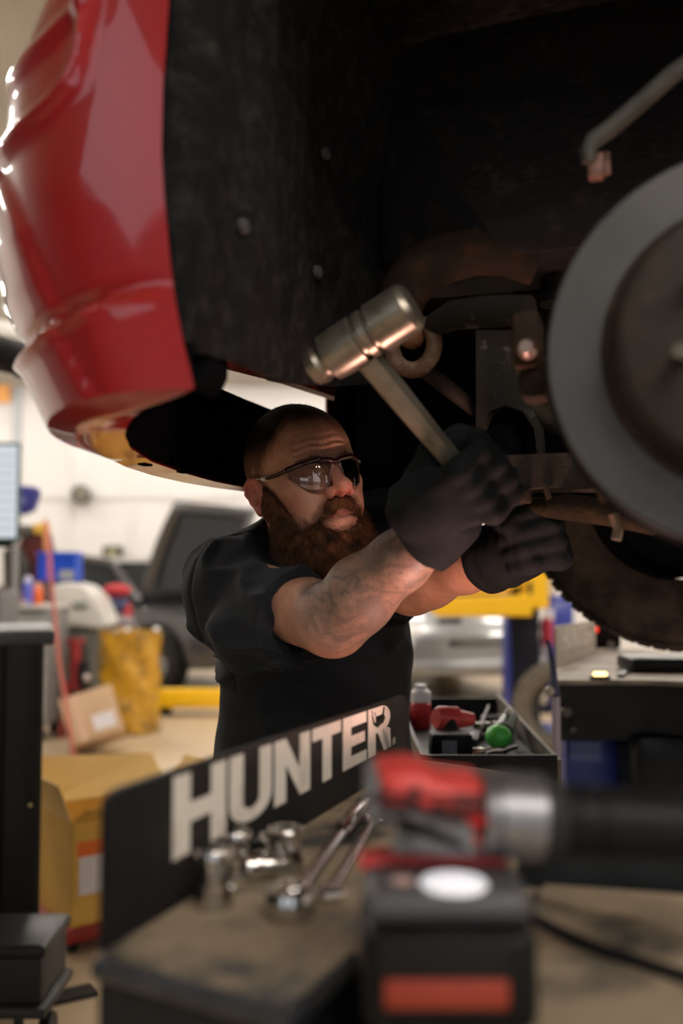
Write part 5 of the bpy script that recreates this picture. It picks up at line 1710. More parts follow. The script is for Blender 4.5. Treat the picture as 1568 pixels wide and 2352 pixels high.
# black cabinet at the left edge
g = FL(30, 2235); cab = thing('tool_cabinet', 'tall matt black tool cabinet with slot handle at the left edge', 'cabinet', V(-1.32, 3.02, 0), R(17))
co = Vector(cab.location)
xr = (P(67, 1800, 3.02).x - co.x) / math.cos(R(17)) - .0; zt = P(40, 1446, 2.95).z
cabm = mat('cabinet_black', (.010, .010, .009), .5)
MB().box((xr - .40, 0, (zt + .12) / 2), (.80, .50, zt - .12), bev=.006).build('body', cabm, cab)
MB().box((xr - .39, 0, zt - .02), (.84, .53, .045), bev=.012).build('top', mat('cabinet_top', (.045, .048, .052), .5), cab)
MB().box((xr - .055, -.256, (zt + .14) / 2), (.095, .014, zt - .22), bev=.004).build('door', mat('cabinet_door', (.013, .0125, .011), .5), cab)
MB().box((xr - .36, -.256, (zt + .14) / 2), (.50, .014, zt - .22), bev=.004).build('door', mat('cabinet_door', (.013, .0125, .011), .5), cab)
zh = P(48, 1775, 2.95).z
MB().box((xr - .03, -.2655, zh), (.016, .010, .11), bev=.003).build('handle', blackm, cab)
MB().cyl((xr - .03, -.262, zh - .075), (xr - .03, -.270, zh - .075), .006, n=12).build('lock', mat('lock_brass', (.35, .28, .14), .35, .8), cab)
for dx in (-.1, -.72):
    for dy in (-.2, .2):
        b = MB(); b.cyl((xr + dx - .015, dy, .055), (xr + dx + .015, dy, .055), .055, n=18); b.box((xr + dx, dy, .10), (.03, .05, .04)); b.build('caster', blackm, cab)
# low black trolley in front of it
t = thing('mechanic_stool', 'low black rolling mechanic stool tray in front of the black cabinet', 'stool', V(-1.22, 2.58, 0))
o0 = Vector(t.location)
c = P(92, 2120, 2.55) - o0
b = MB(); b.box((c.x - .17, 0, .34), (.42, .25, .035), bev=.016, seg=3); b.build('seat', mat('stool_vinyl', (.010, .010, .011), .4), t)
b = MB(); b.box((c.x - .17, 0, .27), (.40, .23, .115), bev=.012); b.build('tray', blackm, t)
b = MB(); b.box((c.x - .17, 0, .20), (.43, .26, .028), bev=.010); b.build('tray_rim', mat('stool_edge', (.022, .022, .022), .45), t)
for dx in (-.02, -.34):
    for dy in (-.12, .12):
        b = MB(); b.cyl((c.x + dx, dy, .20), (c.x + dx, dy, .10), .012, n=10); b.build('leg', blacksteel, t)
        b = MB(); b.cyl((c.x + dx - .014, dy, .05), (c.x + dx + .014, dy, .05), .05, n=18); b.build('caster', blackm, t)
# dark strip on the floor
o = MB().box((0, 0, .006), (.55, .085, .012), bev=.003).build('floor_strip', mat('strip_rubber', (.022, .021, .019), .6))
o.location = (FL(50, 2325).x - .06, FL(50, 2325).y, 0); o.rotation_euler = (0, 0, R(32)); tag(o, 'dark rubber cable strip lying on the floor below the stool', 'strip')

# cardboard carton on a red dolly
card = mat('cardboard_yellow', (.80, .49, .10), .75, var=((.62, .36, .07), 6, .35, .7), bump=(60, .1))
card_in = mat('cardboard_inside', (.82, .57, .22), .8)
t = thing('cardboard_box', 'open yellow cardboard carton with orange label standing on the red dolly', 'box', V(0, 0, .085), R(36))
W, D_, Hh = .50, .32, .34
_k = FL(150, 2203); _rc = Matrix.Rotation(R(36), 3, 'Z') @ V(-W / 2 - .03, -D_ / 2 - .03, 0)
t.location = (_k.x - _rc.x, _k.y - _rc.y, .085)
def wall(nm, c, d): return MB().box(c, d).build(nm, card, t, smooth=False)
wall('front_panel', (0, -D_ / 2, Hh / 2), (W, .006, Hh)); wall('back_panel', (0, D_ / 2, Hh / 2), (W, .006, Hh))
wall('side_panel', (-W / 2, 0, Hh / 2), (.006, D_, Hh)); wall('side_panel', (W / 2, 0, Hh / 2), (.006, D_, Hh)); wall('bottom_panel', (0, 0, .003), (W, D_, .006))
def flap(pts, m=card_in):
    b = MB(); b.add([V(*p) for p in pts] , [[0, 1, 2, 3]]); o = b.build('flap', m, t, smooth=False); md = o.modifiers.new('t', 'SOLIDIFY'); md.thickness = .005
flap([(-W / 2, -D_ / 2, Hh), (W / 2, -D_ / 2, Hh), (W / 2 - .01, -D_ / 2 - .10, Hh + .06), (-W / 2 + .01, -D_ / 2 - .10, Hh + .06)], card)
flap([(-W / 2, D_ / 2, Hh), (W / 2, D_ / 2, Hh), (W / 2 - .02, D_ / 2 + .10, Hh + .12), (-W / 2 + .02, D_ / 2 + .06, Hh + .16)])
flap([(W / 2, -D_ / 2, Hh), (W / 2, D_ / 2, Hh), (W / 2 + .08, D_ / 2, Hh + .12), (W / 2 + .10, -D_ / 2, Hh + .10)])
flap([(-W / 2, -D_ / 2, Hh), (-W / 2, D_ / 2, Hh), (-W / 2 - .08, D_ / 2, Hh + .15), (-W / 2 - .05, -D_ / 2, Hh + .13)])
lab_w = mat('paper_label', (.78, .76, .80), .6, var=((.60, .58, .60), 60, .5, .7)); lab_o = mat('orange_label', (.80, .17, .02), .5)
fx = 0.0
def stick(nm, x0, x1, z0, z1, m, par): return MB().box(((x0 + x1) / 2, -D_ / 2 - .0045, (z0 + z1) / 2), (x1 - x0, .0015, z1 - z0)).build(nm, m, par, smooth=False)
stick('address_label', -.228, -.12, .10, .225, lab_w, t); stick('orange_label', -.236, -.12, .225, .275, lab_o, t); stick('packing_slip', -.10, -.03, .13, .29, lab_w, t)
stick('tape', .02, .10, .10, .18, mat('tape_brown', (.40, .23, .06), .3), t)
dl = thing('red_dolly', 'low red dolly on small wheels under the yellow carton', 'dolly', (t.location.x, t.location.y, 0), R(36))
MB().box((0, 0, .0625), (.56, .38, .045), bev=.008).build('platform', mat('dolly_red', (.30, .018, .012), .5), dl)
for dx in (-.24, .24):
    for dy in (-.14, .14):
        MB().cyl((dx - .012, dy, .022), (dx + .012, dy, .022), .022, n=14).build('caster', blackm, dl)
# torn paper packing in the box
t2 = thing('packing_paper', 'crumpled pale packing paper sticking out of the yellow carton', 'paper', (t.location.x + .10, t.location.y + .02, .085 + .40))
b = MB(); random.seed(3)
rows = [[V(x * .03 - .02 + random.uniform(-.02, .02), y * .03 - .08 + random.uniform(-.01, .01), -.06 + random.uniform(-.03, .06)) for x in range(6)] for y in range(6)]
b.grid(rows); o = b.build('sheet', mat('paper_pale', (.62, .60, .60), .7), t2, smooth=False); md = o.modifiers.new('t', 'SOLIDIFY'); md.thickness = .002

# tilted parcel on the floor
g = FL(190, 1742)
t = thing('cardboard_parcel', 'tan cardboard parcel with white label leaning tilted on the floor', 'box', (g.x, g.y + .25, .225), (R(-24), R(-16), R(18)))
pm_ = mat('cardboard_tan', (.62, .43, .27), .75, var=((.52, .35, .21), 5, .3, .7))
MB().box((0, 0, 0), (.37, .30, .34), bev=.004).build('carton', pm_, t)
MB().box((.07, -.1512, -.07), (.15, .002, .11)).build('label', mat('paper_label', (.78, .76, .80), .6), t)
MB().box((-.09, -.1515, 0), (.05, .001, .34)).build('tape', mat('tape_tan', (.66, .44, .30), .35), t)
MB().box((-.11, 0, .1705), (.10, .30, .001)).build('tape', mat('tape_tan', (.66, .44, .30), .35), t)

# drum wrapped in yellow film
g = FL(283, 1690)
t = thing('waste_drum', 'steel drum wrapped in stained yellow plastic film by the dark car', 'drum', (g.x, g.y + .2, 0))
yl = mat('yellow_film', (.62, .33, .015), .28, var=((.14, .075, .008), 7, .46, .72, 5), bump=(14, .7, .02), coat=.5)
rd = .205; hd2 = P(283, 1452, g.y).z
b = MB()
rows = []
for k in range(22):
    z = hd2 * k / 21 + .005
    rows.append([V(math.cos(a) * (rd + .034 + .012 * math.sin(a * 5 + k * .7) + .006 * math.sin(a * 11 - k)), math.sin(a) * (rd + .034 + .012 * math.sin(a * 5 + k * .7)), z + .012 * math.sin(a * 4)) for a in np.linspace(0, 2 * math.pi, 48, endpoint=False)])
b.grid(rows, close=True); b.build('plastic_wrap', yl, t, angle=60)
MB().lathe((.02, 0, .0), (.02, 0, hd2 - .02), [(0, rd * .98), (.33, rd * .98), (.34, rd * 1.02), (.36, rd * .98), (.66, rd * .98), (.67, rd * 1.02), (.69, rd * .98), (.99, rd * .98), (1, rd * .94), (1, 0)], 36, cap=False).build('drum_body', mat('drum_steel', (.33, .35, .38), .4, .6), t)
for px in (287, 349):
    q = P(px, 1462, g.y) - Vector(t.location)
    b = MB(); b.sphere((q.x, -.12 if px < 300 else -.02, hd2 + .012), .028, 14, 8, sc=(1, 1, .7)); b.build('drum_glint', mat('glint_white', (.95, .95, .93), .2, 0, coat=1.0), t)  # bright glints on the drum top, shaped as white beads

# silver tool chest
g = FL(120, 1705)
t = thing('tool_chest', 'silver rolling tool chest with wide drawers behind the black cabinet', 'tool chest', (g.x - .52, g.y + .2, 0))
zt = P(60, 1392, g.y).z
silver = mat('chest_silver', (.42, .43, .43), .35, .35); silver_d = mat('chest_edge', (.10, .10, .10), .4)
wx = .50
MB().box((0, 0, (zt + .14) / 2), (2 * wx, .55, zt - .14), bev=.006).build('body', mat('chest_body', (.20, .20, .20), .45, .2), t)
zz = zt - .03
for k, hgt in enumerate((.10, .105, .115, .12, .16, .22)):
    dr = MB().box((0, -.282, zz - hgt / 2), (2 * wx - .03, .02, hgt - .014), bev=.004).build('drawer', silver, t)
    MB().box((0, -.300, zz - .016), (2 * wx - .06, .02, .018), bev=.004).build('handle', silver_d, dr)
    zz -= hgt
MB().box((0, 0, zt - .008), (2 * wx + .03, .58, .03), bev=.008).build('top', mat('chest_top', (.58, .55, .52), .5), t)
for dx in (-.42, .42):
    for dy in (-.2, .2):
        MB().cyl((dx - .02, dy, .065), (dx + .02, dy, .065), .065, n=18).build('caster', blackm, t)
CH = Vector(t.location); ZCH = zt + .007
def on_chest(px, dy=0.0):
    q = P(px, 1380, CH.y + dy - .12); return V(q.x, q.y, ZCH)
def can(px, w, hpx, m_body, m_cap, nm, label, dy=0.0, base=None, f=.78):
    g_ = on_chest(px, dy) if base is None else base
    r_ = w * g_.y / FPX / 2; hh = hpx * g_.y / FPX
    t_ = thing(nm, label, 'can', g_)
    MB().lathe((0, 0, 0), (0, 0, hh * f), [(0, r_ * .94), (.03, r_), (.93, r_), (1, r_ * .82)], 20).build('body', m_body, t_)
    MB().lathe((0, 0, hh * (f - .01)), (0, 0, hh), [(0, r_ * .80), (.05, r_ * .98), (.6, r_ * .95), (.75, r_ * .6), (1, r_ * .55)] if f < .7 else [(0, r_ * .80), (.6, r_ * .78), (.75, r_ * .55), (1, r_ * .5)], 18).build('cap', m_cap, t_)
    return t_
can(64, 23, 66, mat('can_blue', (.10, .12, .55), .3), mat('cap_lilac', (.62, .60, .82), .4), 'spray_can', 'blue spray can with pale cap on the silver tool chest')
can(86, 22, 50, mat('can_orange', (.90, .16, .02), .35), mat('cap_peach', (.85, .42, .28), .4), 'spray_can', 'orange spray can beside the blue one on the silver chest', .08)
# dark red tray and rags on the chest
t = thing('parts_tray', 'dark red parts tray on top of the silver tool chest', 'tray', on_chest(15, .12))
trm = mat('tray_red', (.22, .03, .022), .5)
b = MB(); b.box((0, 0, .006), (.28, .24, .012)); b.box((0, -.12, .045), (.28, .01, .08)); b.box((0, .12, .045), (.28, .01, .08)); b.box((-.14, 0, .045), (.01, .24, .08)); b.box((.14, 0, .045), (.01, .24, .08)); b.build('tray_body', trm, t)
b = MB()
for k in range(4): b.cyl((-.1 + k * .06, -.05 + .03 * (k % 2), .03), (-.06 + k * .05, .07, .09), .014, n=8)
parts(b, 'tool_handle', blackm, t)
t = thing('shop_rag', 'crumpled pinkish shop rag on the front edge of the silver chest', 'rag', on_chest(35, -.06))
rows = [[V(x * .03 - .08 + .01 * math.sin(y * 2), y * .025 - .06, .012 + .022 * abs(math.sin(x * 1.7 + y * 1.1))) for x in range(7)] for y in range(6)]
b = MB(); b.grid(rows); o = b.build('cloth', mat('rag_pink', (.62, .48, .46), .9), t); md = o.modifiers.new('t', 'SOLIDIFY'); md.thickness = .006

# monitor at the left edge
t = thing('computer_monitor', 'upright computer screen showing a pale page beside the white wall', 'monitor', V(P(-30, 1240, 5.6).x, 5.6, P(-30, 1246, 5.6).z))
o0 = Vector(t.location); hm = P(0, 1016, 5.6).z - o0.z; x1 = P(47, 1100, 5.6).x - o0.x
MB().box((x1 - .20, .0, hm / 2), (.40, .035, hm), bev=.014, seg=3).build('bezel', mat('bezel_green', (.03, .085, .07), .4), t)
scm = mat('screen_page', (.3, .33, .36), .25, emit=((.74, .83, .93), .62))
MB().box((x1 - .20, -.0185, hm / 2 + .002), (.375, .002, hm - .045)).build('screen', scm, t)
b = MB()
for k in range(9): b.box((x1 - .06 - .02 * (k % 3), -.0200, hm * (.86 - .09 * k)), (.13 + .03 * (k % 2), .0012, .008))
parts(b, 'text_line', mat('screen_text', (.2, .22, .24), .4, emit=((.50, .58, .66), .55)), t)
b = MB(); b.cyl((x1 - .2, .02, -.02), (x1 - .2, .02, -.26), .02, n=12); b.box((x1 - .2, .04, -.01), (.30, .03, .035), bev=.008); b.build('stand', blackm, t)
zst = o0.z - .27
MB().box((x1 - .2, .02, -.265), (.26, .2, .015), bev=.005).build('foot', blackm, t)
# stand under the monitor
st = thing('monitor_stand', 'grey pedestal cabinet carrying the computer screen', 'cabinet', (o0.x, o0.y + .02, 0))
MB().box((x1 - .22, 0, zst / 2 - .0), (.34, .34, zst - .005), bev=.01).build('body', mat('pedestal_grey', (.10, .10, .10), .5), st)
MB().box((x1 - .22, -.174, zst * .45), (.28, .012, zst * .8), bev=.004).build('door', mat('pedestal_door', (.13, .13, .13), .5), st)
# blue cap hanging behind the screen
t = thing('baseball_hat', 'navy blue cap hanging on the wall side beside the screen', 'cap', P(60, 1180, 7.0))
o0 = Vector(t.location)
b = MB()
pts = [(40, 1114), (82, 1118), (87, 1130), (74, 1172), (44, 1184), (38, 1150)]
pp_ = [P(x, y, 7.0) - o0 for x, y in pts]
b.add([p + V(0, -.02, 0) for p in pp_] + [p + V(0, .10, 0) for p in pp_], [list(range(6)), [11, 10, 9, 8, 7, 6]] + [[i, 6 + i, 6 + (i + 1) % 6, (i + 1) % 6] for i in range(6)])
o = b.build('crown', mat('cap_navy', (.030, .035, .22), .7), t); md = o.modifiers.new('b', 'BEVEL'); md.width = .03; md.segments = 4
MB().sphere(P(52, 1150, 6.97) - o0, .03, 14, 8, sc=(.6, .2, 1)).build('patch', mat('cap_patch', (.16, .18, .42), .7), t)
# hook post behind
hk = thing('hook_post', 'slim grey post with hook holding the blue cap', 'post', (P(30, 1300, 7.15).x, 7.2, 0))
MB().cyl((0, 0, 0), (0, 0, P(40, 1110, 7.2).z), .02, n=12).build('pole', mat('post_grey', (.30, .30, .31), .5), hk)
MB().box((0, 0, .01), (.25, .25, .02), bev=.005).build('foot', blacksteel, hk)
# red machine with yellow top
g = FL(80, 1680)
t = thing('tyre_changer', 'dark red workshop machine with yellow head behind the spray cans', 'machine', (P(70, 1500, 8.6).x, 8.7, 0))
o0 = Vector(t.location)
def sl(nm, pts, d, th, m, par=t):
    b = MB(); q = [P(x, y, d) - o0 for x, y in pts]; n_ = len(q)
    b.add(q + [p + V(0, th, 0) for p in q], [list(range(n_)), [n_ + i for i in range(n_)][::-1]] + [[i, n_ + i, n_ + (i + 1) % n_, (i + 1) % n_] for i in range(n_)])
    o = b.build(nm, m, par); md = o.modifiers.new('b', 'BEVEL'); md.width = .02; md.segments = 2; md.limit_method = 'ANGLE'
    return o
mred = mat('machine_red', (.16, .022, .016), .4, var=((.05, .02, .015), 6, .4, .65))
sl('column', [(58, 1212), (92, 1218), (102, 1262), (98, 1310), (82, 1345), (40, 1345), (36, 1260)], 8.55, .35, mred)
sl('head', [(40, 1206), (72, 1206), (74, 1232), (40, 1236)], 8.5, .3, mat('machine_grey', (.07, .06, .05), .5))
sl('yellow_arm', [(74, 1204), (100, 1198), (102, 1226), (76, 1228)], 8.5, .2, mat('machine_yellow', (.72, .42, .06), .45))
sl('grey_part', [(4, 1262), (40, 1252), (64, 1300), (56, 1345), (6, 1345)], 8.45, .25, mat('machine_dark', (.055, .055, .045), .5))
sl('orange_edge', [(96, 1218), (102, 1222), (110, 1285), (103, 1290)], 8.52, .1, mat('edge_orange', (.80, .34, .10), .5))
sl('base', [(0, 1345), (100, 1345), (104, 1600), (104, 1652), (-10, 1652)], 8.6, .5, mat('machine_base', (.10, .02, .016), .5))
# blue crate on a white wheel balancer
g = FL(180, 1640)
t = thing('wheel_balancer', 'white wheel balancer with rounded hood and oval badge beside the chest', 'machine', (P(185, 1600, 8.2).x, 8.45, 0))
o0 = Vector(t.location)
wh = mat('balancer_white', (.72, .71, .66), .3, coat=.5)
hood = [(112, 1362), (128, 1342), (160, 1338), (192, 1346), (220, 1372), (238, 1408), (245, 1440), (228, 1446), (190, 1440), (150, 1440), (125, 1420)]
sl('hood', hood, 8.15, .45, wh, t)
o = MB().sphere(P(184, 1390, 8.13) - o0, .07, 20, 8, sc=(1, .15, .55)).build('badge', mat('badge_grey', (.25, .28, .24), .4), bpy.data.objects['hood'])
sl('base', [(128, 1440), (206, 1440), (210, 1640), (124, 1640)], 8.2, .4, mat('balancer_base', (.13, .14, .13), .5), t)
t = thing('blue_crate', 'bright blue plastic crate standing on top of the white balancer', 'crate', P(138, 1337, 8.3) + V(0, 0, .012))
o0 = Vector(t.location)
bl = mat('crate_blue', (.004, .075, .62), .4)
wl = P(180, 1340, 8.3).x - P(94, 1340, 8.3).x; hl = P(138, 1284, 8.3).z - P(138, 1346, 8.3).z
b = MB(); b.box((0, 0, .01), (wl * .9, .22, .02)); b.box((0, -.11, hl / 2), (wl * .98, .012, hl)); b.box((0, .11, hl / 2), (wl * .98, .012, hl)); b.box((-wl * .48, 0, hl / 2), (.012, .22, hl)); b.box((wl * .48, 0, hl / 2), (.012, .22, hl)); b.build('crate_body', bl, t)
b = MB(); b.box((0, 0, hl), (wl * 1.06, .26, .025), bev=.006); b.build('rim', bl, t)
b = MB(); b.box((-wl * .18, -.123, hl * .5), (.05, .01, hl * .98)); b.build('strap', mat('strap_purple', (.28, .12, .55), .6), t)
b = MB(); b.box((wl * .28, -.122, hl * .22), (.12, .006, hl * .35)); b.build('label', mat('crate_label', (.35, .38, .42), .6), t)
# red hose hanging and coiled
rh = mat('hose_red', (.62, .16, .13), .45)
pts = [P(*q) for q in ((106, 1195, 6.4), (112, 1260, 6.35), (120, 1350, 6.3), (128, 1440, 6.28), (136, 1520, 6.26), (148, 1600, 6.24), (158, 1660, 6.22))]
fl = [FL(176, 1740), FL(190, 1765), FL(212, 1785), FL(236, 1797), FL(262, 1800)]
for p in fl: p.z = .012
pts += [V(pts[-1].x + .05, 6.15, .15)] + fl
cx = FL(268, 1812)
for k in range(60):
    a = k * .42
    pts.append(V(cx.x + math.cos(a) * (.16 + .012 * math.sin(k)), cx.y + math.sin(a) * .22, .012 + .0026 * k))
c0 = pts[0].copy()
sm_ = []
o = MB().tube([p - c0 for p in pts], .012, 8).build('air_hose', rh, angle=80); o.location = c0
tag(o, 'red air hose hanging past the white balancer and coiled on the floor', 'hose')
# red jack stand / bottle jack and other bits by the drum
t = thing('jack_stand', 'dark red jack stand standing between the balancer and the drum', 'jack stand', (P(172, 1600, 7.8).x, 7.8, 0))
o0 = Vector(t.location); jr = mat('jack_red', (.30, .018, .022), .4)
for sx in (-1, 1):
    for sy in (-1, 1):
        MB().tube([V(sx * .085, sy * .085, .0), V(sx * .05, sy * .05, .42)], .022, 4).build('leg', jr, t)
MB().tube([V(0, 0, .36), V(0, 0, .72)], .045, 12).build('column', jr, t)
MB().box((0, 0, .735), (.14, .07, .04), bev=.01).build('saddle', jr, t)
MB().box((.06, -.02, .30), (.05, .10, .55), bev=.01).build('ratchet_bar', blackm, t)
MB().sphere((.11, -.08, .46), .03, 12, 8).build('release_knob', mat('knob_pale', (.6, .5, .48), .3), t)
# flag-like red and blue sacks next to the dark car
t = thing('rag_bin', 'clear bin of red and blue rags between balancer and dark car', 'bin', (P(272, 1500, 8.9).x, 8.9, 0))
o0 = Vector(t.location)
zb = P(270, 1440, 8.9).z
MB().lathe((0, 0, 0), (0, 0, zb), [(0, .13), (1, .17), (1, .15), (.05, .12), (.05, 0)], 20, cap=False).build('bin', mat('bin_grey', (.32, .30, .32), .5), t)
def wad(nm, px, py, r_, sc, m):
    q = P(px, py, 8.9) - o0
    bm = MB(); bm.sphere(q, r_, 14, 9, sc=sc); o = bm.build(nm, m, t)
    return o
wad('red_rag', 268, 1356, .12, (1.1, .8, .5), mat('rag_red', (.50, .04, .05), .8)); wad('blue_rag', 226, 1378, .11, (.9, .7, .9), mat('rag_blue', (.02, .08, .52), .8))
wad('navy_rag', 262, 1392, .12, (1.2, .8, .8), mat('rag_navy', (.05, .055, .13), .8)); wad('red_rag', 290, 1408, .085, (.6, .7, 1.3), mat('rag_red', (.50, .04, .05), .8)); wad('grey_rag', 272, 1428, .12, (1.2, .8, .7), mat('rag_grey', (.32, .28, .30), .8))
# round wall fan and dark wall speaker
def wall_round(px, py, rpx, nm, label, cat, dark):
    c = P(px, py, 15.8); r_ = rpx * 15.8 / FPX
    t = thing(nm, label, cat, c)
    MB().lathe((0, .16, 0), (0, -.06, 0), [(0, r_ * .8), (.4, r_), (1, r_), (1, r_ * .85)], 28, cap=False).build('housing', mat(nm + '_grey', dark, .4), t)
    b = MB()
    for k in range(5):
        a = k * 2 * math.pi / 5
        b.box((math.cos(a) * r_ * .42, .02, math.sin(a) * r_ * .42), (r_ * .72, .02, r_ * .34), rot=Matrix.Rotation(-a, 3, 'Y') @ Matrix.Rotation(R(25), 3, 'X'))
    parts(b, 'blade', mat(nm + '_blade', (.30, .28, .22), .5), t)
    MB().sphere((0, -.04, 0), r_ * .25, 14, 8).build('hub', mat(nm + '_hub', (.40, .36, .20), .5), t)
wall_round(186, 1136, 22, 'wall_fan', 'round grey wall fan high on the white back wall', 'fan', (.11, .11, .10))
t = thing('wall_speaker', 'dark square speaker with round cone low on the white back wall', 'speaker', P(259, 1272, 15.8))
MB().box((0, 0, 0), (.30, .2, .26), bev=.04, seg=3).build('cabinet', mat('speaker_dark', (.055, .055, .045), .5), t)
MB().lathe((0, -.10, 0), (0, -.115, 0), [(0, .09), (1, .07), (1, 0)], 20, cap=False).build('cone', mat('speaker_cone', (.22, .20, .10), .5), t)

# ------------------------------------------------------------------ parked cars in the back
def wheel_bits(par, c, r_=.33, w=.22, ax=V(0, 1, 0), rim=None):
    b = MB(); b.lathe(c - ax * w / 2, c + ax * w / 2, [(0, r_ * .62), (.0, r_ * .9), (.12, r_), (.88, r_), (1, r_ * .9), (1, r_ * .62)], 36, cap=False)
    ty = b.build('tyre', mat('car_tyre', (.02, .019, .018), .8), par)
    b = MB(); b.lathe(c - ax * w * .42, c + ax * w * .42, [(0, 0), (0, r_ * .12), (.1, r_ * .16), (.2, r_ * .55), (.05, r_ * .63), (.95, r_ * .63), (.9, 0)], 30, cap=False)
    b.build('wheel_rim', rim or mat('alloy_rim', (.36, .38, .42), .35, .5), ty)
    b = MB()
    for k in range(6):
        a = k * math.pi / 3
        b.box(c - ax * w * .42 + V(math.cos(a) * r_ * .36, 0, math.sin(a) * r_ * .36), (r_ * .46, .02, r_ * .14), rot=Matrix.Rotation(-a, 3, 'Y'))
    parts(b, 'spoke', mat('rim_spoke', (.20, .21, .23), .35, .5), ty)
def make_car(nm, label, loc, rot, paint, hood_open):
    c = thing(nm, label, 'car', loc, rot)
    # stations along the length (x forward): half width, sill z, belt z
    st = [(-2.2, .70, .42, .72), (-2.1, .80, .30, .92), (-1.6, .87, .24, .98), (-.6, .89, .20, .96), (.5, .89, .20, .95), (1.0, .88, .22, .93), (1.6, .86, .26, .86), (2.0, .80, .28, .76), (2.15, .66, .36, .66)]
    b = MB(); rows = []
    for x, w, z0, z1 in st:
        rows.append([V(x, -w * .92, z0), V(x, -w, z0 + .12), V(x, -w * 1.0, lerp(z0, z1, .55)), V(x, -w * .95, z1 - .04), V(x, -w * .86, z1), V(x, 0, z1 + (.02 if x > .7 else .01)), V(x, w * .86, z1), V(x, w * .95, z1 - .04), V(x, w, lerp(z0, z1, .55)), V(x, w, z0 + .12), V(x, w * .92, z0)])
    b.grid(rows)
    b.add(rows[0], [list(range(11))]); b.add(rows[-1], [list(range(11))[::-1]])
    b.grid([[r_[0] for r_ in rows], [r_[-1] for r_ in rows]])
    b.build('body', paint, c, angle=40)
    gl_ = mat('car_glass', (.015, .018, .02), .06)
    b = MB()
    cs = [(-1.75, .74, .95), (-1.05, .62, 1.38), (-.2, .62, 1.44), (.35, .62, 1.38), (1.0, .74, .95)]
    rows = [[V(x, -.78 if i in (0, 4) else -w_, .95 if i in (0, 4) else .96), V(x, -w_, z_), V(x, w_, z_), V(x, .78 if i in (0, 4) else w_, .95)] for i, (x, w_, z_) in enumerate(cs)]
    sidel = [V(x, -lerp(.80, w_, min(1, (z_ - .95) / .45)), z_) for x, w_, z_ in cs]
    b = MB(); b.grid([[V(x, -lerp(.82, .60, (z_ - .95) / .49), z_) for x, w_, z_ in cs], [V(x, lerp(.82, .60, (z_ - .95) / .49), z_) for x, w_, z_ in cs]])
    b.add([V(x, -lerp(.82, .60, (z_ - .95) / .49), z_) for x, w_, z_ in cs], [[0, 1, 2, 3, 4]]); b.add([V(x, lerp(.82, .60, (z_ - .95) / .49), z_) for x, w_, z_ in cs], [[4, 3, 2, 1, 0]])
    b.build('windows', gl_, c, smooth=False)
    b = MB()
    b.grid([[V(x, y, z + .012 - .02 * abs(y) ** 2) for y in np.linspace(-.62, .62, 7)] for x, z in ((-1.1, 1.37), (-.8, 1.42), (-.2, 1.45), (.2, 1.42), (.36, 1.385))])
    b.build('roof', paint, c)
    for sg in (-1, 1):
        b = MB(); b.tube([V(1.0, sg * .80, .95), V(.35, sg * .62, 1.39), V(-.2, sg * .61, 1.45), V(-1.05, sg * .62, 1.39), V(-1.75, sg * .80, .95)], .035, 8); b.build('pillar', paint, c)
        b = MB(); b.sphere((.62, sg * .98, 1.0), .1, 14, 8, sc=(.7, 1, .75)); b.build('mirror', paint, c)
        b = MB(); b.sphere((2.02, sg * .60, .66), .13, 16, 10, sc=(.75, 1.3, .8)); b.build('headlamp', mat('headlamp_clear', (.80, .80, .78), .08, .1, coat=1.0), c)
        for x in (1.33, -1.33):
            wheel_bits(c, V(x, sg * .80, .33))
            b = MB(); b.lathe(V(x, sg * .78, .34), V(x, sg * .905, .34), [(0, .40), (1, .40), (1, .37), (0, .37)], 36, cap=False); b.build('arch_trim', mat('arch_black', (.006, .006, .006), .6), c)
    b = MB(); b.box((2.10, 0, .60), (.1, .62, .12), bev=.02); b.build('grille', mat('grille_black', (.02, .02, .02), .35), c)
    b = MB(); b.box((2.05, 0, .38), (.28, 1.45, .16), bev=.06, seg=3); b.build('bumper', paint, c)
    if hood_open:
        hx_, hz_ = .98, .96; an = R(68); L_ = 1.15
        rows = []
        for k in range(9):
            f = k / 8
            rows.append([V(hx_ + math.cos(an) * L_ * f - .05 * math.sin(f * 3.1) * math.sin(an), y * (1 - .10 * f * f), hz_ + math.sin(an) * L_ * f + .05 * math.sin(f * 3.1) * math.cos(an)) for y in np.linspace(-.74, .74, 9)])
        b = MB(); b.grid(rows); o = b.build('bonnet', paint, c, angle=60); md = o.modifiers.new('t', 'SOLIDIFY'); md.thickness = .035
        b = MB(); b.box((1.45, 0, .80), (.9, 1.2, .10), bev=.03); b.build('engine_bay', mat('grille_black', (.02, .02, .02), .35), c)
        b = MB(); b.grid([[p + V(.03, 0, -.012) for p in r_[1:-1]] for r_ in rows[1:-1]]); b.build('bonnet_lining', mat('bonnet_under', (.045, .05, .055), .6), c)
    return c
dk = mat('paint_dark_grey', (.055, .054, .056), .3, .35, coat=.8)
sv = mat('paint_silver', (.30, .31, .32), .3, .5, coat=.8)
h35 = R(-36)
f_ = V(math.cos(h35), math.sin(h35), 0); l_ = V(-f_.y, f_.x, 0)
wpos = P(368, 1580, 10.6)
make_car('parked_car', 'dark grey car with its bonnet raised behind the mechanic', V(wpos.x, 10.6, .0) - f_ * 1.33 + l_ * .80, h35, dk, True)
make_car('parked_car', 'silver car facing the shop beyond the yellow lift arm', V(P(985, 1500, 9.7).x, 11.6, 0), R(-78), sv, False)

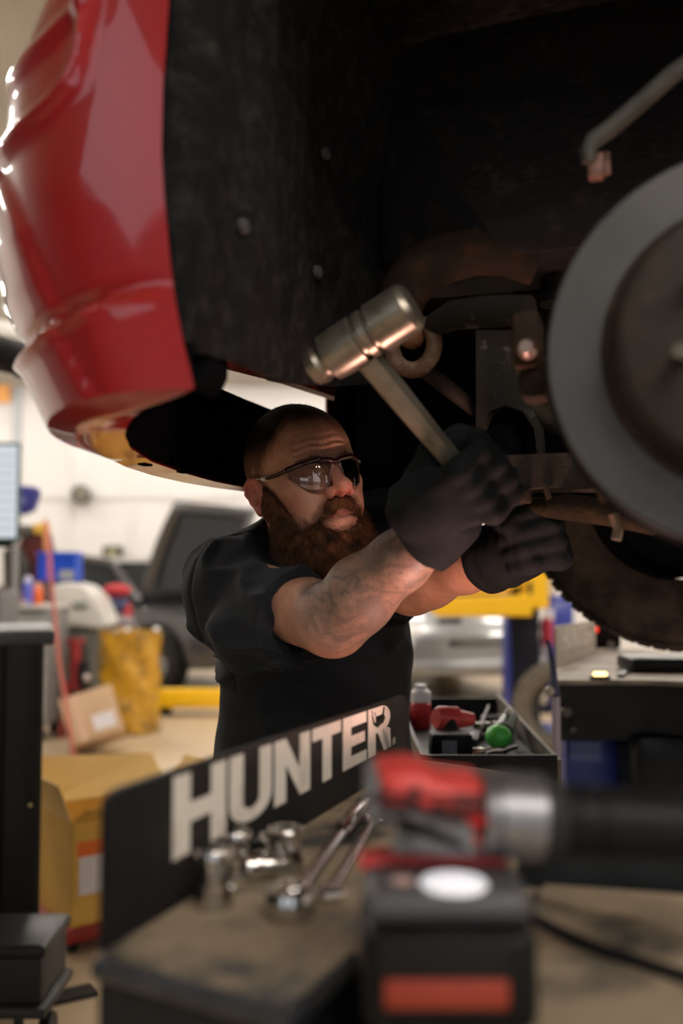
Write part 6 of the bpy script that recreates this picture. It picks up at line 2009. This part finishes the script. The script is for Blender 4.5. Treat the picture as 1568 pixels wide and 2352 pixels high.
# ------------------------------------------------------------------ lifts
yel = mat('lift_yellow', (.95, .56, .002), .45, coat=.2); blu = mat('lift_blue', (.006, .024, .26), .4, coat=.3); navy = mat('lift_dark', (.008, .010, .02), .5)
t = thing('low_lift_beam', 'yellow lift arm lying low on the floor beside the dark car', 'lift arm', V(P(450, 1620, 9.0).x, 9.0, 0))
b = MB(); b.box((0, 0, .15), (.66, .16, .16), bev=.012); b.build('arm', yel, t)
b = MB(); b.box((.5, 0, .15), (.5, .12, .12), bev=.01); b.build('extension', yel, t)
b = MB(); b.cyl((-.27, 0, 0), (-.27, 0, .07), .06, n=16); b.cyl((.6, 0, 0), (.6, 0, .09), .06, n=16); parts(b, 'foot', blackm, t)
t = thing('post_lift', 'blue lift post with yellow swing arm behind the mechanic hands', 'lift', V(P(1203, 1640, 8.0).x, 8.0, 0))
o0 = Vector(t.location)
def col(nm, px0, px1, d, z1, m, par, th=.26):
    a, c = P(px0, 1500, d), P(px1, 1500, d)
    return MB().box(((a.x + c.x) / 2 - o0.x, d + th / 2 - o0.y, z1 / 2), (c.x - a.x, th, z1), bev=.006).build(nm, m, par)
col('post', 1172, 1240, 8.0, 3.6, navy, t)  # shaded face of the blue post, its shade put into the colour
col('post_lit_edge', 1164, 1173, 7.98, 3.6, blu, t)  # lit left edge of the post, painted as a brighter blue strip
MB().box((P(1202, 1500, 8).x - o0.x, .15, .012), (.55, .5, .024), bev=.004).build('base_plate', blu, t)
def slabw(nm, pts, d, th, m, par=t, bev=.012):
    b = MB(); q = [P(x, y, d) - o0 for x, y in pts]; n_ = len(q)
    b.add(q + [p + V(0, th, 0) for p in q], [list(range(n_)), [n_ + i for i in range(n_)][::-1]] + [[i, n_ + i, n_ + (i + 1) % n_, (i + 1) % n_] for i in range(n_)])
    o = b.build(nm, m, par, smooth=False); md = o.modifiers.new('b', 'BEVEL'); md.width = bev; md.segments = 2; md.limit_method = 'ANGLE'
    return o
slabw('swing_arm', [(985, 1402), (1002, 1374), (1225, 1366), (1222, 1416), (1006, 1416)], 7.7, .18, yel)
slabw('arm_rib', [(1010, 1352), (1160, 1346), (1210, 1318), (1214, 1330), (1162, 1362), (1012, 1366)], 7.75, .10, yel)
slabw('carriage', [(1206, 1318), (1256, 1296), (1262, 1396), (1236, 1400), (1206, 1380)], 7.72, .24, yel)
slabw('carriage_slot', [(1212, 1338), (1222, 1336), (1222, 1380), (1212, 1382)], 7.715, .01, navy, bpy.data.objects['carriage'], 0)
slabw('cylinder_cover', [(1256, 1296), (1276, 1290), (1278, 1366), (1260, 1370)], 7.9, .15, mat('cover_pale', (.62, .60, .60), .5))
slabw('gusset', [(1002, 1424), (1060, 1420), (1060, 1432), (1010, 1434)], 7.72, .1, navy)
t = thing('lift_post', 'bright blue lift post seen above the far HUNTER plate', 'lift', V(P(1290, 1500, 9.2).x, 9.2, 0)); o0 = Vector(t.location)
col('post', 1266, 1318, 9.2, P(1290, 1368, 9.2).z, blu, t)
MB().box((0, .13, .012), (.5, .5, .024)).build('base_plate', navy, t)
t = thing('fire_extinguisher', 'small red extinguisher with pale top hung on the dark lift post', 'extinguisher', P(1256, 1484, 8.1))
zt = P(1251, 1402, 8.1).z - t.location.z
MB().lathe((0, 0, 0), (0, 0, zt - .05), [(0, .045), (.03, .05), (.90, .05), (1, .025)], 20).build('cylinder', mat('ext_red', (.42, .02, .06), .35), t)
MB().box((.02, -.02, zt - .04), (.06, .04, .09), bev=.012).build('valve', mat('ext_pale', (.8, .78, .85), .3), t)
MB().box((-.03, .03, zt * .5), (.06, .05, .03)).build('bracket', blackm, t)
# loose tyre standing on the floor
t = thing('loose_tyre', 'loose dusty tyre standing upright on the floor behind the far runway', 'tyre', V(P(1290, 1640, 6.9).x, 6.9, .335), R(-20))
tt = tyre('carcass', .33, .21, .20, t, mat('tyre_dusty', (.17, .145, .115), .85, var=((.09, .08, .065), 9, .4, .7)), tread=True, n=48)
MB().lathe((0, -.07, 0), (0, .07, 0), [(0, .20), (.2, .185), (.9, .185), (1, .20)], 36, cap=False).build('bead_ring', blackm, t)

# ------------------------------------------------------------------ tool cart between the runways
ct = thing('tool_cart', 'black tool cart with deep tray full of tools right of the mechanic', 'cart', V(.32, 2.28, 0))
o0 = Vector(ct.location); ZCt = .862
steelb = mat('cart_black', (.009, .009, .010), .5, var=((.022, .020, .017), 12, .5, .75))
tanb = mat('cart_inner', (.16, .135, .10), .6, var=((.08, .07, .055), 14, .4, .7))
x0_, x1_, y0_, y1_ = .155 - o0.x, .412 - o0.x, 1.93 - o0.y, 2.68 - o0.y
b = MB(); b.box(((x0_ + x1_) / 2, (y0_ + y1_) / 2, ZCt), (x1_ - x0_, y1_ - y0_, .012)); b.build('tray_floor', steelb, ct)
for nm, c, d in (('tray_wall', ((x0_ + x1_) / 2, y0_, ZCt + .022), (x1_ - x0_, .008, .044)), ('tray_wall', ((x0_ + x1_) / 2, y1_, ZCt + .03), (x1_ - x0_, .008, .06)), ('tray_wall', (x0_, (y0_ + y1_) / 2, ZCt + .022), (.008, y1_ - y0_, .044))):
    MB().box(c, d).build(nm, steelb, ct)
b = MB(); b.prism([(y0_, ZCt - .02), (y1_, ZCt - .02), (y1_, ZCt + .07), (y0_, ZCt + .035)], (x1_, 0, 0), (0, 1, 0), (0, 0, 1), (.008, 0, 0)); b.build('tray_wall', tanb, ct)
for x in (x0_ + .015, x1_ - .015):
    for y in (y0_ + .015, y1_ - .015):
        MB().box((x, y, ZCt / 2 + .03), (.025, .025, ZCt - .06)).build('leg', tanb if x > 0 else steelb, ct)
        MB().cyl((x - .012, y, .03), (x + .012, y, .03), .03, n=14).build('caster', blackm, ct)
MB().box(((x0_ + x1_) / 2, (y0_ + y1_) / 2, .25), (x1_ - x0_, y1_ - y0_, .02)).build('lower_shelf', steelb, ct)
ZI = ZCt + .0065
def cp(px, py): return PZ(px, py, ZI)
# tall red and white spray can
gp_ = cp(966, 1672)
can(966, 46, 98, mat('can_redwhite', (.62, .045, .05), .35), mat('cap_white', (.80, .78, .78), .35), 'spray_can', 'red and white spray can standing in the black tool cart', base=V(gp_.x, gp_.y, ZI), f=.6)
# second red drill lying with black battery
t = thing('cordless_drill', 'red cordless drill with black battery lying in the tool cart', 'drill', cp(1040, 1722)); o0 = Vector(t.location)
def cq(px, py, z): 
    p = PZ(px, py, ZI + z); return p - o0
dd = gp_.y
b = MB(); a_ = P(1000, 1650, 2.12) - o0; c_ = P(1084, 1652, 2.16) - o0
b.lathe(a_, c_, [(0, .020), (.1, .026), (.55, .026), (.6, .020), (1, .014)], 20); b.build('body', mat('tool_red', (.62, .035, .035), .38), t)
b = MB(); b.tube([P(1030, 1660, 2.12) - o0, P(1040, 1690, 2.10) - o0], [.017, .015], 12); b.build('grip', dkgrey, t)
b = MB(); q = P(1034, 1702, 2.06) - o0; b.box((q.x, q.y, .034), (.085, .07, .055), bev=.008); b.build('battery', mat('pack_black', (.014, .014, .0145), .45), t)
b = MB(); b.box((q.x - .006, q.y - .0365, .034), (.03, .002, .03)); b.build('battery_label', mat('label_grey', (.16, .18, .21), .5), t)
# green torch
t = thing('green_torch', 'bright green torch lying among the tools in the cart', 'torch', cp(1145, 1722)); o0 = Vector(t.location)
b = MB(); b.sphere(V(0, .0, .028), .030, 20, 12, sc=(1.0, 1.0, .9)); b.build('head', mat('torch_green', (.10, .62, .09), .35), t)
b = MB(); b.tube([V(.01, .01, .035), V(.04, .08, .06)], [.024, .018], 16); b.build('barrel', mat('torch_dark', (.02, .045, .03), .4), t)
b = MB(); b.sphere(V(.03, .05, .075), .008, 10, 6); b.build('switch', mat('switch_pale', (.75, .70, .66), .3), t)
o = MB().sphere((0, 0, .012), .012, 14, 8, sc=(1.3, 1, .8)).build('green_puck', mat('cap_green', (.10, .70, .03), .4)); o.location = cp(1003, 1744); tag(o, 'small bright green plastic cap at the front of the tool cart', 'cap')
# loose hand tools in the cart
def rod(nm, label, a_, b_, r_, m, mh=None, cat='tool'):
    t_ = thing(nm, label, cat, a_)
    d_ = b_ - a_
    MB().tube([d_ * .42, d_], r_ * .55, 10).build('shaft', m, t_)
    MB().lathe(V(0, 0, 0), d_ * .45, [(0, r_ * .8), (.1, r_ * 1.2), (.8, r_ * 1.1), (1, r_ * .8)], 14).build('handle', mh or m, t_)
st_ = mat('tool_steel', (.42, .40, .36), .25, .9)
def lift(p, z): p = p.copy(); p.z += z; return p
rod('screwdriver', 'black screwdriver standing tilted against the cart back wall', lift(cp(1088, 1712), .008), P(1122, 1622, 2.62), .008, blacksteel)
rod('spanner', 'bright steel spanner lying at the front lip of the tool cart', lift(cp(1068, 1744), .010), lift(cp(1160, 1728), .010), .009, st_)
rod('spanner', 'dark steel spanner lying crosswise beside the green torch', lift(cp(1120, 1748), .010), lift(cp(1186, 1728), .012), .008, mat('tool_steel_dark', (.10, .095, .085), .35, .8))
rod('pry_bar', 'worn tan pry bar leaning on the cart side wall', lift(cp(1166, 1704), .012), lift(cp(1180, 1680), .030), .007, mat('tool_tan', (.30, .24, .17), .5))
t = thing('socket_rail', 'grey metal socket rail lying in the cart behind the torch', 'rail', lift(cp(1128, 1694), 0), R(20))
MB().box((0, 0, .006), (.10, .03, .012), bev=.002).build('rail', mat('rail_grey', (.22, .21, .19), .4, .6), t)
for k in range(4): MB().cyl((-.036 + k * .024, 0, .012), (-.036 + k * .024, 0, .036), .009, n=12).build('socket', chrome, t)
t = thing('wire_coil', 'dark coil of wire lying at the back of the tool cart', 'coil', lift(cp(1140, 1668), 0)); 
MB().tube([V(math.cos(a) * .035, math.sin(a) * .035, .008 + a * .0009) for a in np.linspace(0, 6 * math.pi, 72)], .005, 8).build('loop', mat('coil_grey', (.06, .06, .065), .4), t)
